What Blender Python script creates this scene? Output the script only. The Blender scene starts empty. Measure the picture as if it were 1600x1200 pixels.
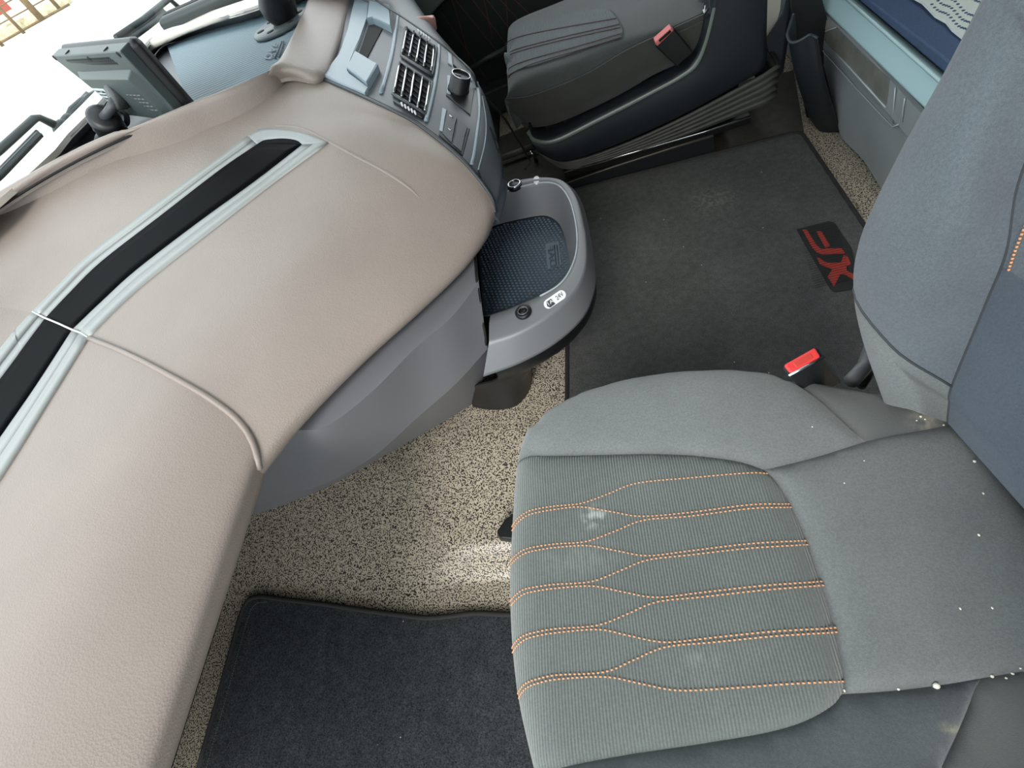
import bpy, bmesh, math, random
import numpy as np
from mathutils import Vector, Matrix
from mathutils.bvhtree import BVHTree
from mathutils.geometry import delaunay_2d_cdt
random.seed(7)
S = bpy.context.scene
COL = S.collection

# ------------------------------------------------------------------ camera
FPX = 700.0
YC = Vector((0, -1065, 700)).normalized()            # cab "across" axis seen in camera axes (right, down, forward)
XC = Vector((2880, -460, -700)); XC = (XC - YC * XC.dot(YC)).normalized()
ZC = XC.cross(YC)
RI = Vector((XC[0], YC[0], ZC[0])); DN = Vector((XC[1], YC[1], ZC[1])); FW = Vector((XC[2], YC[2], ZC[2]))
CAMP = Vector((0, 0, 1.0))
cam = bpy.data.objects.new('camera', bpy.data.cameras.new('camera'))
cam.data.sensor_fit = 'HORIZONTAL'; cam.data.sensor_width = 36.0; cam.data.lens = 36.0 * FPX / 1600
cam.data.clip_start = 0.01; cam.data.clip_end = 300
cam.matrix_world = Matrix(((RI.x, -DN.x, -FW.x, CAMP.x), (RI.y, -DN.y, -FW.y, CAMP.y), (RI.z, -DN.z, -FW.z, CAMP.z), (0, 0, 0, 1)))
COL.objects.link(cam); S.camera = cam

# ------------------------------------------------------------------ light and exposure
S.view_settings.view_transform = 'Standard'; S.view_settings.look = 'None'
S.view_settings.gamma = 1; S.view_settings.use_curve_mapping = False
S.view_settings.exposure = 1.15
w = bpy.data.worlds.new('sky'); S.world = w; w.use_nodes = True
bg = w.node_tree.nodes['Background']; bg.inputs[0].default_value = (0.90, 0.97, 1.0, 1); bg.inputs[1].default_value = 1.2
sun = bpy.data.objects.new('sun', bpy.data.lights.new('sun', 'SUN')); sun.data.energy = 1.2; sun.data.angle = math.radians(24)
sun.data.color = (1.0, 0.97, 0.92); sun.rotation_euler = Vector((-0.15, -0.8, 0.75)).to_track_quat('Z', 'Y').to_euler(); COL.objects.link(sun)
S.cycles.max_bounces = 8; S.cycles.diffuse_bounces = 4; S.cycles.use_denoising = True
S.cycles.sample_clamp_indirect = 6

# ------------------------------------------------------------------ helpers
def ray(u, v): return RI * (u - 800) + DN * (v - 600) + FW * FPX
def PZ(u, v, z): d = ray(u, v); return CAMP + d * ((z - CAMP.z) / d.z)
def PY(u, v, y): d = ray(u, v); return CAMP + d * ((y - CAMP.y) / d.y)
def PX(u, v, x): d = ray(u, v); return CAMP + d * ((x - CAMP.x) / d.x)
def lin(c): return tuple(((x / 255) / 12.92 if x / 255 <= .04045 else ((x / 255 + .055) / 1.055) ** 2.4) for x in c)

BASE = {}
def thing(name, label, cat, loc, group=None, kind=None):
    o = bpy.data.objects.new(name, None); COL.objects.link(o); o.location = loc; o.empty_display_size = .05
    o['label'] = label; o['category'] = cat
    if group: o['group'] = group
    if kind: o['kind'] = kind
    BASE[o.name] = Vector(loc); return o
def tag(o, label, cat, group=None, kind=None):
    o['label'] = label; o['category'] = cat
    if group: o['group'] = group
    if kind: o['kind'] = kind
    return o
def mk(name, verts, faces, mat, parent=None, smooth=True, loc=None, bevel=0, sub=0, solid=0, kind=None, label=None, off=-1, bseg=2, sharp=0):
    verts = [Vector(v) for v in verts]
    if parent is not None: b = BASE[parent.name]
    elif loc is not None: b = Vector(loc)
    else:
        b = sum(verts, Vector()) / len(verts); b.z = min(v.z for v in verts)
    me = bpy.data.meshes.new(name); me.from_pydata([tuple(v - b) for v in verts], [], faces); me.validate()
    me.materials.append(mat)
    bm = bmesh.new(); bm.from_mesh(me)
    if not solid: bmesh.ops.recalc_face_normals(bm, faces=bm.faces)
    else:
        bm.normal_update(); sgn = sum(f.normal.dot((CAMP - b) - f.calc_center_median()) * f.calc_area() for f in bm.faces)
        if sgn < 0: bmesh.ops.reverse_faces(bm, faces=bm.faces)
        for e in bm.edges:
            if e.is_boundary: e.smooth = False
    if sharp:
        for e in bm.edges:
            if len(e.link_faces) == 2 and e.calc_face_angle(0) > sharp: e.smooth = False
    bm.to_mesh(me); bm.free()
    if smooth:
        for p in me.polygons: p.use_smooth = True
    o = bpy.data.objects.new(name, me); COL.objects.link(o)
    if parent is not None: o.parent = parent
    else: o.location = b
    BASE[o.name] = b
    if solid:
        m = o.modifiers.new('solid', 'SOLIDIFY'); m.thickness = solid; m.offset = off
    if bevel:
        m = o.modifiers.new('bevel', 'BEVEL'); m.width = bevel; m.segments = bseg; m.limit_method = 'ANGLE'; m.angle_limit = .6
    if sub:
        m = o.modifiers.new('sub', 'SUBSURF'); m.levels = sub; m.render_levels = sub
    if smooth:
        e = o.modifiers.new('wn', 'WEIGHTED_NORMAL') if bevel else None
    if kind: o['kind'] = kind
    if label: o['label'] = label
    return o
class MB:
    def __init__(s): s.v = []; s.f = []
    def add(s, v, f):
        n = len(s.v); s.v += [Vector(x) for x in v]; s.f += [tuple(i + n for i in q) for q in f]
    def box8(s, c):       # c: 8 corners, bottom 4 then top 4
        s.add(c, [(3, 2, 1, 0), (4, 5, 6, 7), (0, 1, 5, 4), (1, 2, 6, 5), (2, 3, 7, 6), (3, 0, 4, 7)])
    def box(s, lo, hi):
        x0, y0, z0 = lo; x1, y1, z1 = hi
        s.box8([(x0, y0, z0), (x1, y0, z0), (x1, y1, z0), (x0, y1, z0), (x0, y0, z1), (x1, y0, z1), (x1, y1, z1), (x0, y1, z1)])
    def tube(s, pts, r, n=8, cap=True):
        pts = [Vector(p) for p in pts]; rs = r if isinstance(r, (list, tuple)) else [r] * len(pts)
        base = len(s.v); prev = None
        for i, p in enumerate(pts):
            t = (pts[min(i + 1, len(pts) - 1)] - pts[max(i - 1, 0)]).normalized()
            if prev is None:
                a = Vector((0, 0, 1)) if abs(t.z) < .9 else Vector((1, 0, 0)); prev = t.cross(a).normalized()
            prev = (prev - t * prev.dot(t)).normalized(); q = t.cross(prev)
            for k in range(n):
                an = 2 * math.pi * k / n; s.v.append(p + (prev * math.cos(an) + q * math.sin(an)) * rs[i])
        for i in range(len(pts) - 1):
            for k in range(n):
                a = base + i * n + k; b = base + i * n + (k + 1) % n; s.f.append((a, b, b + n, a + n))
        if cap:
            s.f.append(tuple(base + k for k in range(n))[::-1]); m = base + (len(pts) - 1) * n; s.f.append(tuple(m + k for k in range(n)))
    def lathe(s, c, axis, prof, n=24, sx=1.0):     # prof: (radius, height along axis)
        axis = Vector(axis).normalized(); a = Vector((0, 0, 1)) if abs(axis.z) < .9 else Vector((1, 0, 0))
        p = axis.cross(a).normalized(); q = axis.cross(p); base = len(s.v); c = Vector(c)
        for r, h in prof:
            for k in range(n):
                an = 2 * math.pi * k / n; s.v.append(c + axis * h + (p * math.cos(an) * sx + q * math.sin(an)) * r)
        for i in range(len(prof) - 1):
            for k in range(n):
                x = base + i * n + k; y = base + i * n + (k + 1) % n; s.f.append((x, y, y + n, x + n))
        s.f.append(tuple(base + k for k in range(n))[::-1]); m = base + (len(prof) - 1) * n; s.f.append(tuple(m + k for k in range(n)))
    def build(s, name, mat, parent=None, **k): return mk(name, s.v, s.f, mat, parent, **k)

def cr(P, t):       # Catmull-Rom through list of Vectors at parameter t in [0, n-1]
    n = len(P); i = min(int(t), n - 2); f = t - i
    p1, p2 = P[i], P[i + 1]
    p0 = P[i - 1] if i > 0 else p1 * 2 - p2
    p3 = P[i + 2] if i + 2 < n else p2 * 2 - p1
    return .5 * ((2 * p1) + (p2 - p0) * f + (2 * p0 - 5 * p1 + 4 * p2 - p3) * f * f + (3 * p1 - p0 - 3 * p2 + p3) * f ** 3)
def curve(P, k=6):
    P = [Vector(p) for p in P]; n = (len(P) - 1) * k
    return [cr(P, i / k) for i in range(n + 1)]
def curve2(P, k=6): return [(p.x, p.y) for p in curve([Vector((a, b, 0)) for a, b in P], k)]
def arc_resample(P, n):
    P = [Vector(p) for p in P]; L = [0]
    for a, b in zip(P, P[1:]): L.append(L[-1] + (b - a).length)
    out = []; j = 0
    for i in range(n):
        d = L[-1] * i / (n - 1)
        while j < len(P) - 2 and L[j + 1] < d: j += 1
        f = (d - L[j]) / max(1e-9, L[j + 1] - L[j]); out.append(P[j].lerp(P[j + 1], min(1, max(0, f))))
    return out
def grid_faces(nr, nc, wrap=False):
    f = []
    for i in range(nr - 1):
        for j in range(nc - 1 if not wrap else nc):
            a = i * nc + j; b = i * nc + (j + 1) % nc; f.append((a, b, b + nc, a + nc))
    return f
def up(G, kr=6, kc=6):       # smooth upsampling of a grid of points
    rows = [curve(r, kc) for r in G]
    cols = list(zip(*rows)); cols = [curve(list(c), kr) for c in cols]
    return [list(r) for r in zip(*cols)]
def flat(G): return [p for r in G for p in r]
class Surf:
    def __init__(s, verts, faces, flip=None):
        s.b = BVHTree.FromPolygons([tuple(v) for v in verts], faces)
    def hit(s, u, v):
        d = ray(u, v).normalized(); h, n, i, dist = s.b.ray_cast(CAMP, d)
        if h is None:
            best = None; t0 = 0; st = .04
            for lvl in range(3):            # walk along the ray to the nearest surface point
                for k in range(-8 if lvl else 1, 9 if lvl else 80):
                    p = CAMP + d * (t0 + st * k); q, n2, _, ds = s.b.find_nearest(p)
                    if q is not None and (best is None or ds < best[2]): best = (q, n2, ds, t0 + st * k)
                t0 = best[3]; st /= 6
            h, n = best[0], best[1]
        if n.dot(d) > 0: n = -n
        return h, n
def plate(surf, poly, mat, name, parent, h0=-.004, h1=.004, inset=.0015, smooth=False, **kw):
    """a thin solid plate that follows a curved surface: outline given where it lies on it"""
    sp = max(max(a) - min(a) for a in zip(*poly)); xy, F, rl = fill_patch(poly, max(2.0, sp / 9))
    hs = [surf.hit(*p) for p in xy]; n = sum((x[1] for x in hs), Vector()).normalized()
    cnt = {}
    for q in F:
        for a, b in zip(q, q[1:] + q[:1]): k = (min(a, b), max(a, b)); cnt[k] = cnt.get(k, 0) + 1
    bd = {i for k, c in cnt.items() if c == 1 for i in k}
    c = sum((p for p, _ in hs), Vector()) / len(hs)
    V = [p + n * h1 + ((c - p).normalized() * inset if i in bd else Vector()) for i, (p, _) in enumerate(hs)]
    F2 = list(F); m1 = {}; m2 = {}
    for i in bd:
        m1[i] = len(V); V.append(hs[i][0] + n * (h1 - inset)); m2[i] = len(V); V.append(hs[i][0] + n * h0)
    for q in F:
        for a, b in zip(q, q[1:] + q[:1]):
            if cnt[(min(a, b), max(a, b))] == 1: F2 += [(b, a, m1[a], m1[b]), (m1[b], m1[a], m2[a], m2[b])]
    return mk(name, V, F2, mat, parent, smooth=smooth, **kw)
def ribbon(surf, A, B, mat, name, parent, off=.003, depth=.008, nc=4, crown=0., **kw):
    """a solid band on a surface between two outlines A and B (same count)"""
    H = [[surf.hit(a[0] + (b[0] - a[0]) * j / nc, a[1] + (b[1] - a[1]) * j / nc) for j in range(nc + 1)] for a, b in zip(A, B)]
    rows = []; N_ = [sum((h[1] for h in r), Vector()) for r in H]
    for i, hr in enumerate(H):
        n = sum(N_[max(0, i - 4):i + 5], Vector()).normalized()
        r = [p + n * (off + crown * 4 * (j / nc) * (1 - j / nc)) for j, (p, _) in enumerate(hr)]
        rows.append([r[0] - n * depth] + r + [r[-1] - n * depth])
    V = flat(rows); F = grid_faces(len(rows), nc + 3)
    m = nc + 3; F += [tuple(range(m)), tuple(range((len(rows) - 1) * m, len(rows) * m))[::-1]]
    return mk(name, V, F, mat, parent, **kw)
def poly_dist(xy, ring):
    d = np.full(len(xy), 1e9)
    for a, b in zip(ring[:-1], ring[1:]):
        a = np.array(a); b = np.array(b); ab = b - a; L = (ab * ab).sum()
        if L < 1e-12: continue
        t = np.clip(((xy - a) @ ab) / L, 0, 1); q = a + t[:, None] * ab
        d = np.minimum(d, np.sqrt(((xy - q) ** 2).sum(1)))
    return d
def inside(xy, ring):
    x, y = xy[:, 0], xy[:, 1]; c = np.zeros(len(xy), bool)
    for (x0, y0), (x1, y1) in zip(ring[:-1], ring[1:]):
        m = ((y0 > y) != (y1 > y)); xi = (x1 - x0) * (y - y0) / (y1 - y0 + 1e-15) + x0; c ^= m & (x < xi)
    return c
def fill_patch(ring, step):
    """triangulated flat region with a fine interior grid -> (points Nx2, faces)"""
    R = [Vector((p[0], p[1])) for p in ring]
    pts = arc2(R + [R[0]], step)[:-1]
    xy = np.array([(p.x, p.y) for p in pts]); lo = xy.min(0); hi = xy.max(0)
    gx = np.arange(lo[0], hi[0], step); gy = np.arange(lo[1], hi[1], step)
    g = np.array([(a + (step / 2 if k % 2 else 0), b) for k, b in enumerate(gy) for a in gx])
    rl = [tuple(p) for p in xy] + [tuple(xy[0])]
    g = g[inside(g, rl)]; g = g[poly_dist(g, rl) > step * .45]
    co = [Vector(p) for p in xy] + [Vector(p) for p in g]
    n = len(xy); ed = [(i, (i + 1) % n) for i in range(n)]
    v, e, f, ov, oe, of = delaunay_2d_cdt(co, ed, [tuple(range(n))], 1, 1e-6)
    return np.array([(p.x, p.y) for p in v]), [tuple(q) for q in f], rl
def arc2(R, step):
    out = []
    for a, b in zip(R, R[1:]):
        k = max(1, int(round((b - a).length / step)))
        out += [a.lerp(b, i / k) for i in range(k)]
    out.append(R[-1]); return out

# ------------------------------------------------------------------ materials
def mat(name, rgb, rough=.6, metal=0., bump=None, var=None, spec=.5, coat=0, coord='Object', emit=None, sheen=0):
    m = bpy.data.materials.new(name); m.use_nodes = True; nt = m.node_tree; b = nt.nodes['Principled BSDF']
    c = lin(rgb); b.inputs['Base Color'].default_value = (*c, 1); b.inputs['Roughness'].default_value = rough
    b.inputs['Metallic'].default_value = metal; b.inputs['Specular IOR Level'].default_value = spec
    if coat: b.inputs['Coat Weight'].default_value = coat; b.inputs['Coat Roughness'].default_value = .1
    if sheen: b.inputs['Sheen Weight'].default_value = sheen; b.inputs['Sheen Roughness'].default_value = .5
    tc = nt.nodes.new('ShaderNodeTexCoord'); L = nt.links.new
    if var:         # (scale, amount, detail) mottling, list allowed
        col = None
        for (sc, am, de) in (var if isinstance(var, list) else [var]):
            n = nt.nodes.new('ShaderNodeTexNoise'); n.inputs['Scale'].default_value = sc; n.inputs['Detail'].default_value = de
            L(tc.outputs[coord], n.inputs['Vector'])
            r = nt.nodes.new('ShaderNodeMapRange'); r.inputs[1].default_value = .3; r.inputs[2].default_value = .7
            r.inputs[3].default_value = 1 - am; r.inputs[4].default_value = 1 + am; L(n.outputs[0], r.inputs[0])
            mx = nt.nodes.new('ShaderNodeMix'); mx.data_type = 'RGBA'; mx.blend_type = 'MULTIPLY'; mx.inputs[0].default_value = 1
            if col is None: mx.inputs[6].default_value = (*c, 1)
            else: L(col, mx.inputs[6])
            L(r.outputs[0], mx.inputs[7]); col = mx.outputs[2]
        L(col, b.inputs['Base Color'])
    if bump:        # list of (kind, scale, strength)
        h = None
        for (k, sc, st) in bump:
            if k == 'noise':
                n = nt.nodes.new('ShaderNodeTexNoise'); n.inputs['Scale'].default_value = sc; n.inputs['Detail'].default_value = 2; o = n.outputs[0]
            elif k == 'voro':
                n = nt.nodes.new('ShaderNodeTexVoronoi'); n.inputs['Scale'].default_value = sc; o = n.outputs[0]
            else:
                n = nt.nodes.new('ShaderNodeTexWave'); n.bands_direction = k; n.inputs['Scale'].default_value = sc; o = n.outputs[1]
            L(tc.outputs[coord], n.inputs['Vector'])
            bp = nt.nodes.new('ShaderNodeBump'); bp.inputs['Strength'].default_value = st; bp.inputs['Distance'].default_value = .002
            L(o, bp.inputs['Height'])
            if h is not None: L(h, bp.inputs['Normal'])
            h = bp.outputs[0]
        L(h, b.inputs['Normal'])
    if emit: b.inputs['Emission Color'].default_value = (*lin(emit), 1); b.inputs['Emission Strength'].default_value = 1
    return m
LEATHER = mat('taupe_grained_plastic', (146, 134, 127), .40, bump=[('voro', 330, .16), ('noise', 700, .15)], var=[(900, .05, 2), (9, .03, 2)])
COWL = mat('sky_lit_grained_plastic', (190, 184, 176), .5, bump=[('voro', 330, .12)], var=(40, .03, 2))  # dash-top plastic lightened, windscreen sky glare put into the colour
SILVER = mat('silver_trim', (162, 165, 164), .48, .2)
INLAY = mat('black_inlay', (4, 5, 6), .5, spec=.04)
GREYP = mat('grey_plastic', (106, 106, 110), .45, bump=[('noise', 900, .12)], var=(500, .03, 2))
GREYD = mat('dark_grey_plastic', (64, 68, 73), .42, bump=[('noise', 900, .1)], var=(400, .04, 2))
PANEL = mat('console_plastic', (70, 75, 82), .36, bump=[('noise', 1100, .06)])
PANELL = mat('sky_lit_console_plastic', (142, 158, 168), .32)  # lit version of the console plastic, sky reflection put into the colour
BLACKP = mat('black_plastic', (18, 20, 22), .42)
BLACKM = mat('matt_black', (12, 12, 13), .8)
CHROME = mat('chrome', (210, 214, 216), .18, 1.)
RUBBER = mat('blue_black_rubber', (42, 54, 66), .5)
RUBBERL = mat('worn_blue_rubber', (70, 84, 98), .5)
def fabric(name, rgb, rib=None, wv=.16):
    bumps = [('noise', 1300, .25)] + ([(rib[0], rib[1], rib[2])] if rib else [])
    return mat(name, rgb, .92, spec=.2, bump=bumps, var=[(1500, wv, 2), (420, wv * .6, 1), (14, .07, 3)], sheen=.3)
FAB = fabric('grey_seat_cloth', (106, 110, 110))
FABD = fabric('dark_smooth_cloth', (88, 90, 90), wv=.06)
FABB = fabric('blue_grey_cloth', (92, 99, 106))
FABBD = fabric('dark_blue_grey_cloth', (74, 84, 96)); FABN = fabric('door_side_cloth', (78, 83, 87))
FABR = fabric('ribbed_grey_cloth', (97, 103, 101), ('X', 95, .5), .14)
FSEAT = fabric('far_seat_cloth', (74, 78, 77)); FSEATR = fabric('far_seat_ribbed_cloth', (76, 82, 84), ('X', 60, .5)); FSIDE = fabric('far_seat_side_cloth', (64, 64, 61), wv=.06)
THREAD = mat('orange_thread', (220, 160, 118), .7)
CARPET = mat('charcoal_carpet', (84, 85, 84), 1., spec=.05, bump=[('noise', 420, .9), ('noise', 1200, .6)], var=[(650, .45, 2), (60, .12, 2), (5, .1, 2)])
CARPETN = mat('black_carpet', (58, 61, 63), 1., spec=.05, bump=[('noise', 420, 1.), ('noise', 1200, .7)], var=[(300, .55, 3), (40, .15, 2)])
BIND = mat('black_binding', (34, 32, 32), .85, bump=[('noise', 900, .4)])
DKRED = mat('door_thread', (78, 52, 46), .8)
NAVY = mat('navy_mattress_cloth', (78, 94, 122), .95, spec=.1, bump=[('noise', 900, .4)], var=[(700, .18, 2)])
RAIL = mat('pale_blue_painted_rail', (178, 208, 214), .38)
LOCK = mat('locker_grey_plastic', (156, 162, 164), .45, bump=[('noise', 900, .1)], var=(14, .05, 2))
LOCKW = mat('worn_grey_film', (132, 132, 126), .25, var=[(22, .16, 4)])
WHITE = mat('white_card', (225, 222, 208), .7)
LABEL = mat('white_label', (228, 230, 230), .5)
RED = mat('red_button', (226, 62, 62), .4)
REDF = mat('faded_red_button', (212, 110, 108), .4)
PATCH = mat('badge_black', (26, 27, 28), .7)
XRED = mat('badge_red', (150, 44, 34), .7)
PINK = mat('copper_knob', (196, 150, 140), .35, .4)
BELL = mat('bellows_rubber', (62, 62, 58), .6, var=(30, .2, 3))
DRYWOOD = mat('weathered_wood', (128, 104, 76), .9, var=(6, .2, 3))
REDBRD = mat('red_board', (170, 84, 72), .8)
RUBB = mat('pale_rubble', (190, 180, 150), .95, var=(3, .2, 3))
TEALB = mat('wiper_black', (30, 40, 42), .5)
def add_stain(m, c, r, amt, col, squash=(1, 1, 1), nsc=60):
    """a scuff or dust mark with its own place on the thing"""
    nt = m.node_tree; L = nt.links.new; b = nt.nodes['Principled BSDF']; src = b.inputs['Base Color'].links[0].from_socket
    tc = nt.nodes.new('ShaderNodeTexCoord'); mp = nt.nodes.new('ShaderNodeMapping'); mp.vector_type = 'TEXTURE'
    mp.inputs['Location'].default_value = c; mp.inputs['Scale'].default_value = tuple(r * q for q in squash); L(tc.outputs['Object'], mp.inputs['Vector'])
    ln = nt.nodes.new('ShaderNodeVectorMath'); ln.operation = 'LENGTH'; L(mp.outputs[0], ln.inputs[0])
    mr = nt.nodes.new('ShaderNodeMapRange'); mr.interpolation_type = 'SMOOTHSTEP'; mr.inputs[1].default_value = .1; mr.inputs[2].default_value = 1; mr.inputs[3].default_value = amt; mr.inputs[4].default_value = 0; L(ln.outputs['Value'], mr.inputs[0])
    n = nt.nodes.new('ShaderNodeTexNoise'); n.inputs['Scale'].default_value = nsc; n.inputs['Detail'].default_value = 4; L(tc.outputs['Object'], n.inputs['Vector'])
    nr = nt.nodes.new('ShaderNodeMapRange'); nr.inputs[1].default_value = .42; nr.inputs[2].default_value = .62; L(n.outputs[0], nr.inputs[0])
    mu = nt.nodes.new('ShaderNodeMath'); mu.operation = 'MULTIPLY'; L(mr.outputs[0], mu.inputs[0]); L(nr.outputs[0], mu.inputs[1])
    mx = nt.nodes.new('ShaderNodeMix'); mx.data_type = 'RGBA'; L(mu.outputs[0], mx.inputs[0]); L(src, mx.inputs[6]); mx.inputs[7].default_value = (*lin(col), 1); L(mx.outputs[2], b.inputs['Base Color'])
def add_specks(m, sc, frac, size, col):
    nt = m.node_tree; L = nt.links.new; b = nt.nodes['Principled BSDF']; src = b.inputs['Base Color'].links[0].from_socket
    tc = nt.nodes.new('ShaderNodeTexCoord'); v = nt.nodes.new('ShaderNodeTexVoronoi'); v.inputs['Scale'].default_value = sc; L(tc.outputs['Object'], v.inputs['Vector'])
    a = nt.nodes.new('ShaderNodeMath'); a.operation = 'LESS_THAN'; a.inputs[1].default_value = size; L(v.outputs['Distance'], a.inputs[0])
    sp = nt.nodes.new('ShaderNodeSeparateColor'); L(v.outputs['Color'], sp.inputs[0])
    c = nt.nodes.new('ShaderNodeMath'); c.operation = 'LESS_THAN'; c.inputs[1].default_value = frac; L(sp.outputs[0], c.inputs[0])
    mu = nt.nodes.new('ShaderNodeMath'); mu.operation = 'MULTIPLY'; L(a.outputs[0], mu.inputs[0]); L(c.outputs[0], mu.inputs[1])
    mx = nt.nodes.new('ShaderNodeMix'); mx.data_type = 'RGBA'; L(mu.outputs[0], mx.inputs[0]); L(src, mx.inputs[6]); mx.inputs[7].default_value = (*lin(col), 1); L(mx.outputs[2], b.inputs['Base Color'])
add_specks(CARPET, 32, .10, .05, (190, 190, 180)); add_specks(CARPETN, 38, .10, .05, (190, 190, 180))
def vinyl():
    m = bpy.data.materials.new('speckled_vinyl'); m.use_nodes = True; nt = m.node_tree; b = nt.nodes['Principled BSDF']; L = nt.links.new
    tc = nt.nodes.new('ShaderNodeTexCoord')
    n = nt.nodes.new('ShaderNodeTexNoise'); n.inputs['Scale'].default_value = 300; n.inputs['Detail'].default_value = .3; n.inputs['Distortion'].default_value = .35
    L(tc.outputs['Object'], n.inputs['Vector'])
    r = nt.nodes.new('ShaderNodeValToRGB'); e = r.color_ramp.elements
    e[0].position = .445; e[0].color = (*lin((38, 34, 29)), 1); e[1].position = .485; e[1].color = (*lin((182, 171, 153)), 1)
    L(n.outputs[0], r.inputs[0]); L(r.outputs[0], b.inputs['Base Color'])
    bp = nt.nodes.new('ShaderNodeBump'); bp.inputs['Strength'].default_value = .5; bp.inputs['Distance'].default_value = .0008; L(n.outputs[0], bp.inputs['Height']); L(bp.outputs[0], b.inputs['Normal'])
    b.inputs['Roughness'].default_value = .36
    return m
VINYL = vinyl()
def glass():
    m = bpy.data.materials.new('windscreen_glass'); m.use_nodes = True; nt = m.node_tree; nt.nodes.remove(nt.nodes['Principled BSDF'])
    t = nt.nodes.new('ShaderNodeBsdfTransparent'); t.inputs[0].default_value = (.96, .98, .98, 1)
    g = nt.nodes.new('ShaderNodeBsdfGlossy'); g.inputs['Roughness'].default_value = .02
    fr = nt.nodes.new('ShaderNodeFresnel'); fr.inputs[0].default_value = 1.3
    mx = nt.nodes.new('ShaderNodeMixShader'); L = nt.links.new
    ge = nt.nodes.new('ShaderNodeNewGeometry'); mu = nt.nodes.new('ShaderNodeMath'); mu.operation = 'SUBTRACT'; mu.inputs[0].default_value = 1; L(ge.outputs['Backfacing'], mu.inputs[1])
    m2 = nt.nodes.new('ShaderNodeMath'); m2.operation = 'MULTIPLY'; L(fr.outputs[0], m2.inputs[0]); L(mu.outputs[0], m2.inputs[1])
    L(m2.outputs[0], mx.inputs[0]); L(t.outputs[0], mx.inputs[1]); L(g.outputs[0], mx.inputs[2]); L(mx.outputs[0], nt.nodes['Material Output'].inputs[0])
    return m
GLASS = glass()
GROUND = mat('pale_concrete', (176, 178, 168), .9, var=[(.25, .1, 4), (2, .05, 3)])
ROOF = mat('headliner', (196, 197, 194), .9)
WALLM = mat('cab_wall_grey', (70, 72, 74), .8)
DOORM = mat('door_dark_cloth', (26, 28, 28), .85, var=(200, .1, 2))
DOORP = mat('door_plastic', (48, 54, 54), .5)

# ================================================================== SETTING
def structure(o): o['kind'] = 'structure'; return o
gm = MB(); gm.box((-90, -40, -1.45), (20, 110, -1.35)); structure(gm.build('ground', GROUND, smooth=False, loc=(0, 0, -1.45)))
def smooth(a, b, x): t = min(1, max(0, (x - a) / (b - a))); return t * t * (3 - 2 * t)
FLO = -.12
def floor_z(x, y):
    # footwell steps up onto the raised middle floor: crisp step beside the seat, long soft ramp further forward
    k = smooth(-.44, -.66, x)
    t = .235 + .10 * k; wd = .035 + .17 * k
    z = FLO + (-FLO - .004) * (.62 * smooth(t - wd, t + wd, y) + .38 * smooth(t + .0, t + .32, y))
    z += .35 * smooth(-1.2, -1.7, x)
    return z
nx, ny = 190, 190
FV = [Vector((-1.6 + 2.75 * i / nx, -.56 + 2.86 * j / ny, 0)) for i in range(nx + 1) for j in range(ny + 1)]
for p in FV: p.z = floor_z(p.x, p.y)
fl = mk('floor', FV, grid_faces(nx + 1, ny + 1), VINYL, loc=(0, 0, -.2), solid=.02, off=-1); structure(fl)
FLOOR = Surf(FV, grid_faces(nx + 1, ny + 1))
# shell
m = MB(); m.box((-1.25, -.62, 1.82), (1.3, 2.42, 1.87)); structure(m.build('ceiling', ROOF, smooth=False))
m = MB(); m.box((1.15, -.62, -.15), (1.2, 2.42, 1.82)); structure(m.build('wall_rear', WALLM, smooth=False))
m = MB(); m.box((1.0, -.62, -.15), (1.15, -.57, 1.82)); structure(m.build('wall_near', WALLM, smooth=False))
m = MB(); m.box((-1.72, -.62, -.3), (-1.66, 2.42, .645)); structure(m.build('wall_front', WALLM, smooth=False))
m = MB(); m.box((.5, 2.36, -.15), (1.15, 2.42, .72)); m.box((1.0, 2.36, .72), (1.15, 2.42, 1.82)); structure(m.build('wall_far', WALLM, smooth=False))
# windscreen pane
gv = [(-1.65, -.6, .65), (-1.65, 2.4, .65), (-1.25, 2.4, 1.82), (-1.25, -.6, 1.82)]
structure(mk('window_1', gv + [(x - .006, y, z) for x, y, z in gv], [(0, 1, 2, 3), (7, 6, 5, 4), (0, 4, 5, 1), (1, 5, 6, 2), (2, 6, 7, 3), (3, 7, 4, 0)], GLASS, smooth=False))
# far door: dark quilted lower panel, armrest ledges, window above
door = bpy.data.objects.new('door_1', None); COL.objects.link(door); door.location = (-.5, 2.4, 0); door['kind'] = 'structure'; BASE['door_1'] = Vector((-.5, 2.4, 0))
m = MB(); m.box((-1.6, 2.3, -.15), (.5, 2.36, .72)); m.build('door_panel', DOORM, door, smooth=False, bevel=.008)
m = MB(); m.box((-1.6, 2.24, .60), (.5, 2.30, .72)); m.build('door_sill', DOORP, door, bevel=.02)
DS = Surf([(-2, 2.3, -.2), (1, 2.3, -.2), (1, 2.3, 1), (-2, 2.3, 1)], [(0, 1, 2, 3)])
for a, b in [((690, 20), (765, 130)), ((712, 0), (800, 110)), ((735, -5), (815, 100)), ((757, -5), (820, 75)), ((778, -5), (835, 60)), ((800, -5), (845, 40)), ((705, -5), (735, 95)), ((755, -5), (770, 60)), ((790, -5), (795, 60))]:
    pts = [DS.hit(a[0] + (b[0] - a[0]) * i / 14, a[1] + (b[1] - a[1]) * i / 14)[0] + Vector((0, -.001, 0)) for i in range(15)]
    m = MB(); m.tube(pts, .0022, 5); m.build('stitching', DKRED, door)
m = MB(); m.tube([PY(735, 108, 2.18), PY(760, 92, 2.18), PY(800, 72, 2.18)], .012, 8); m.build('pull_handle', DOORP, door)
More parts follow.
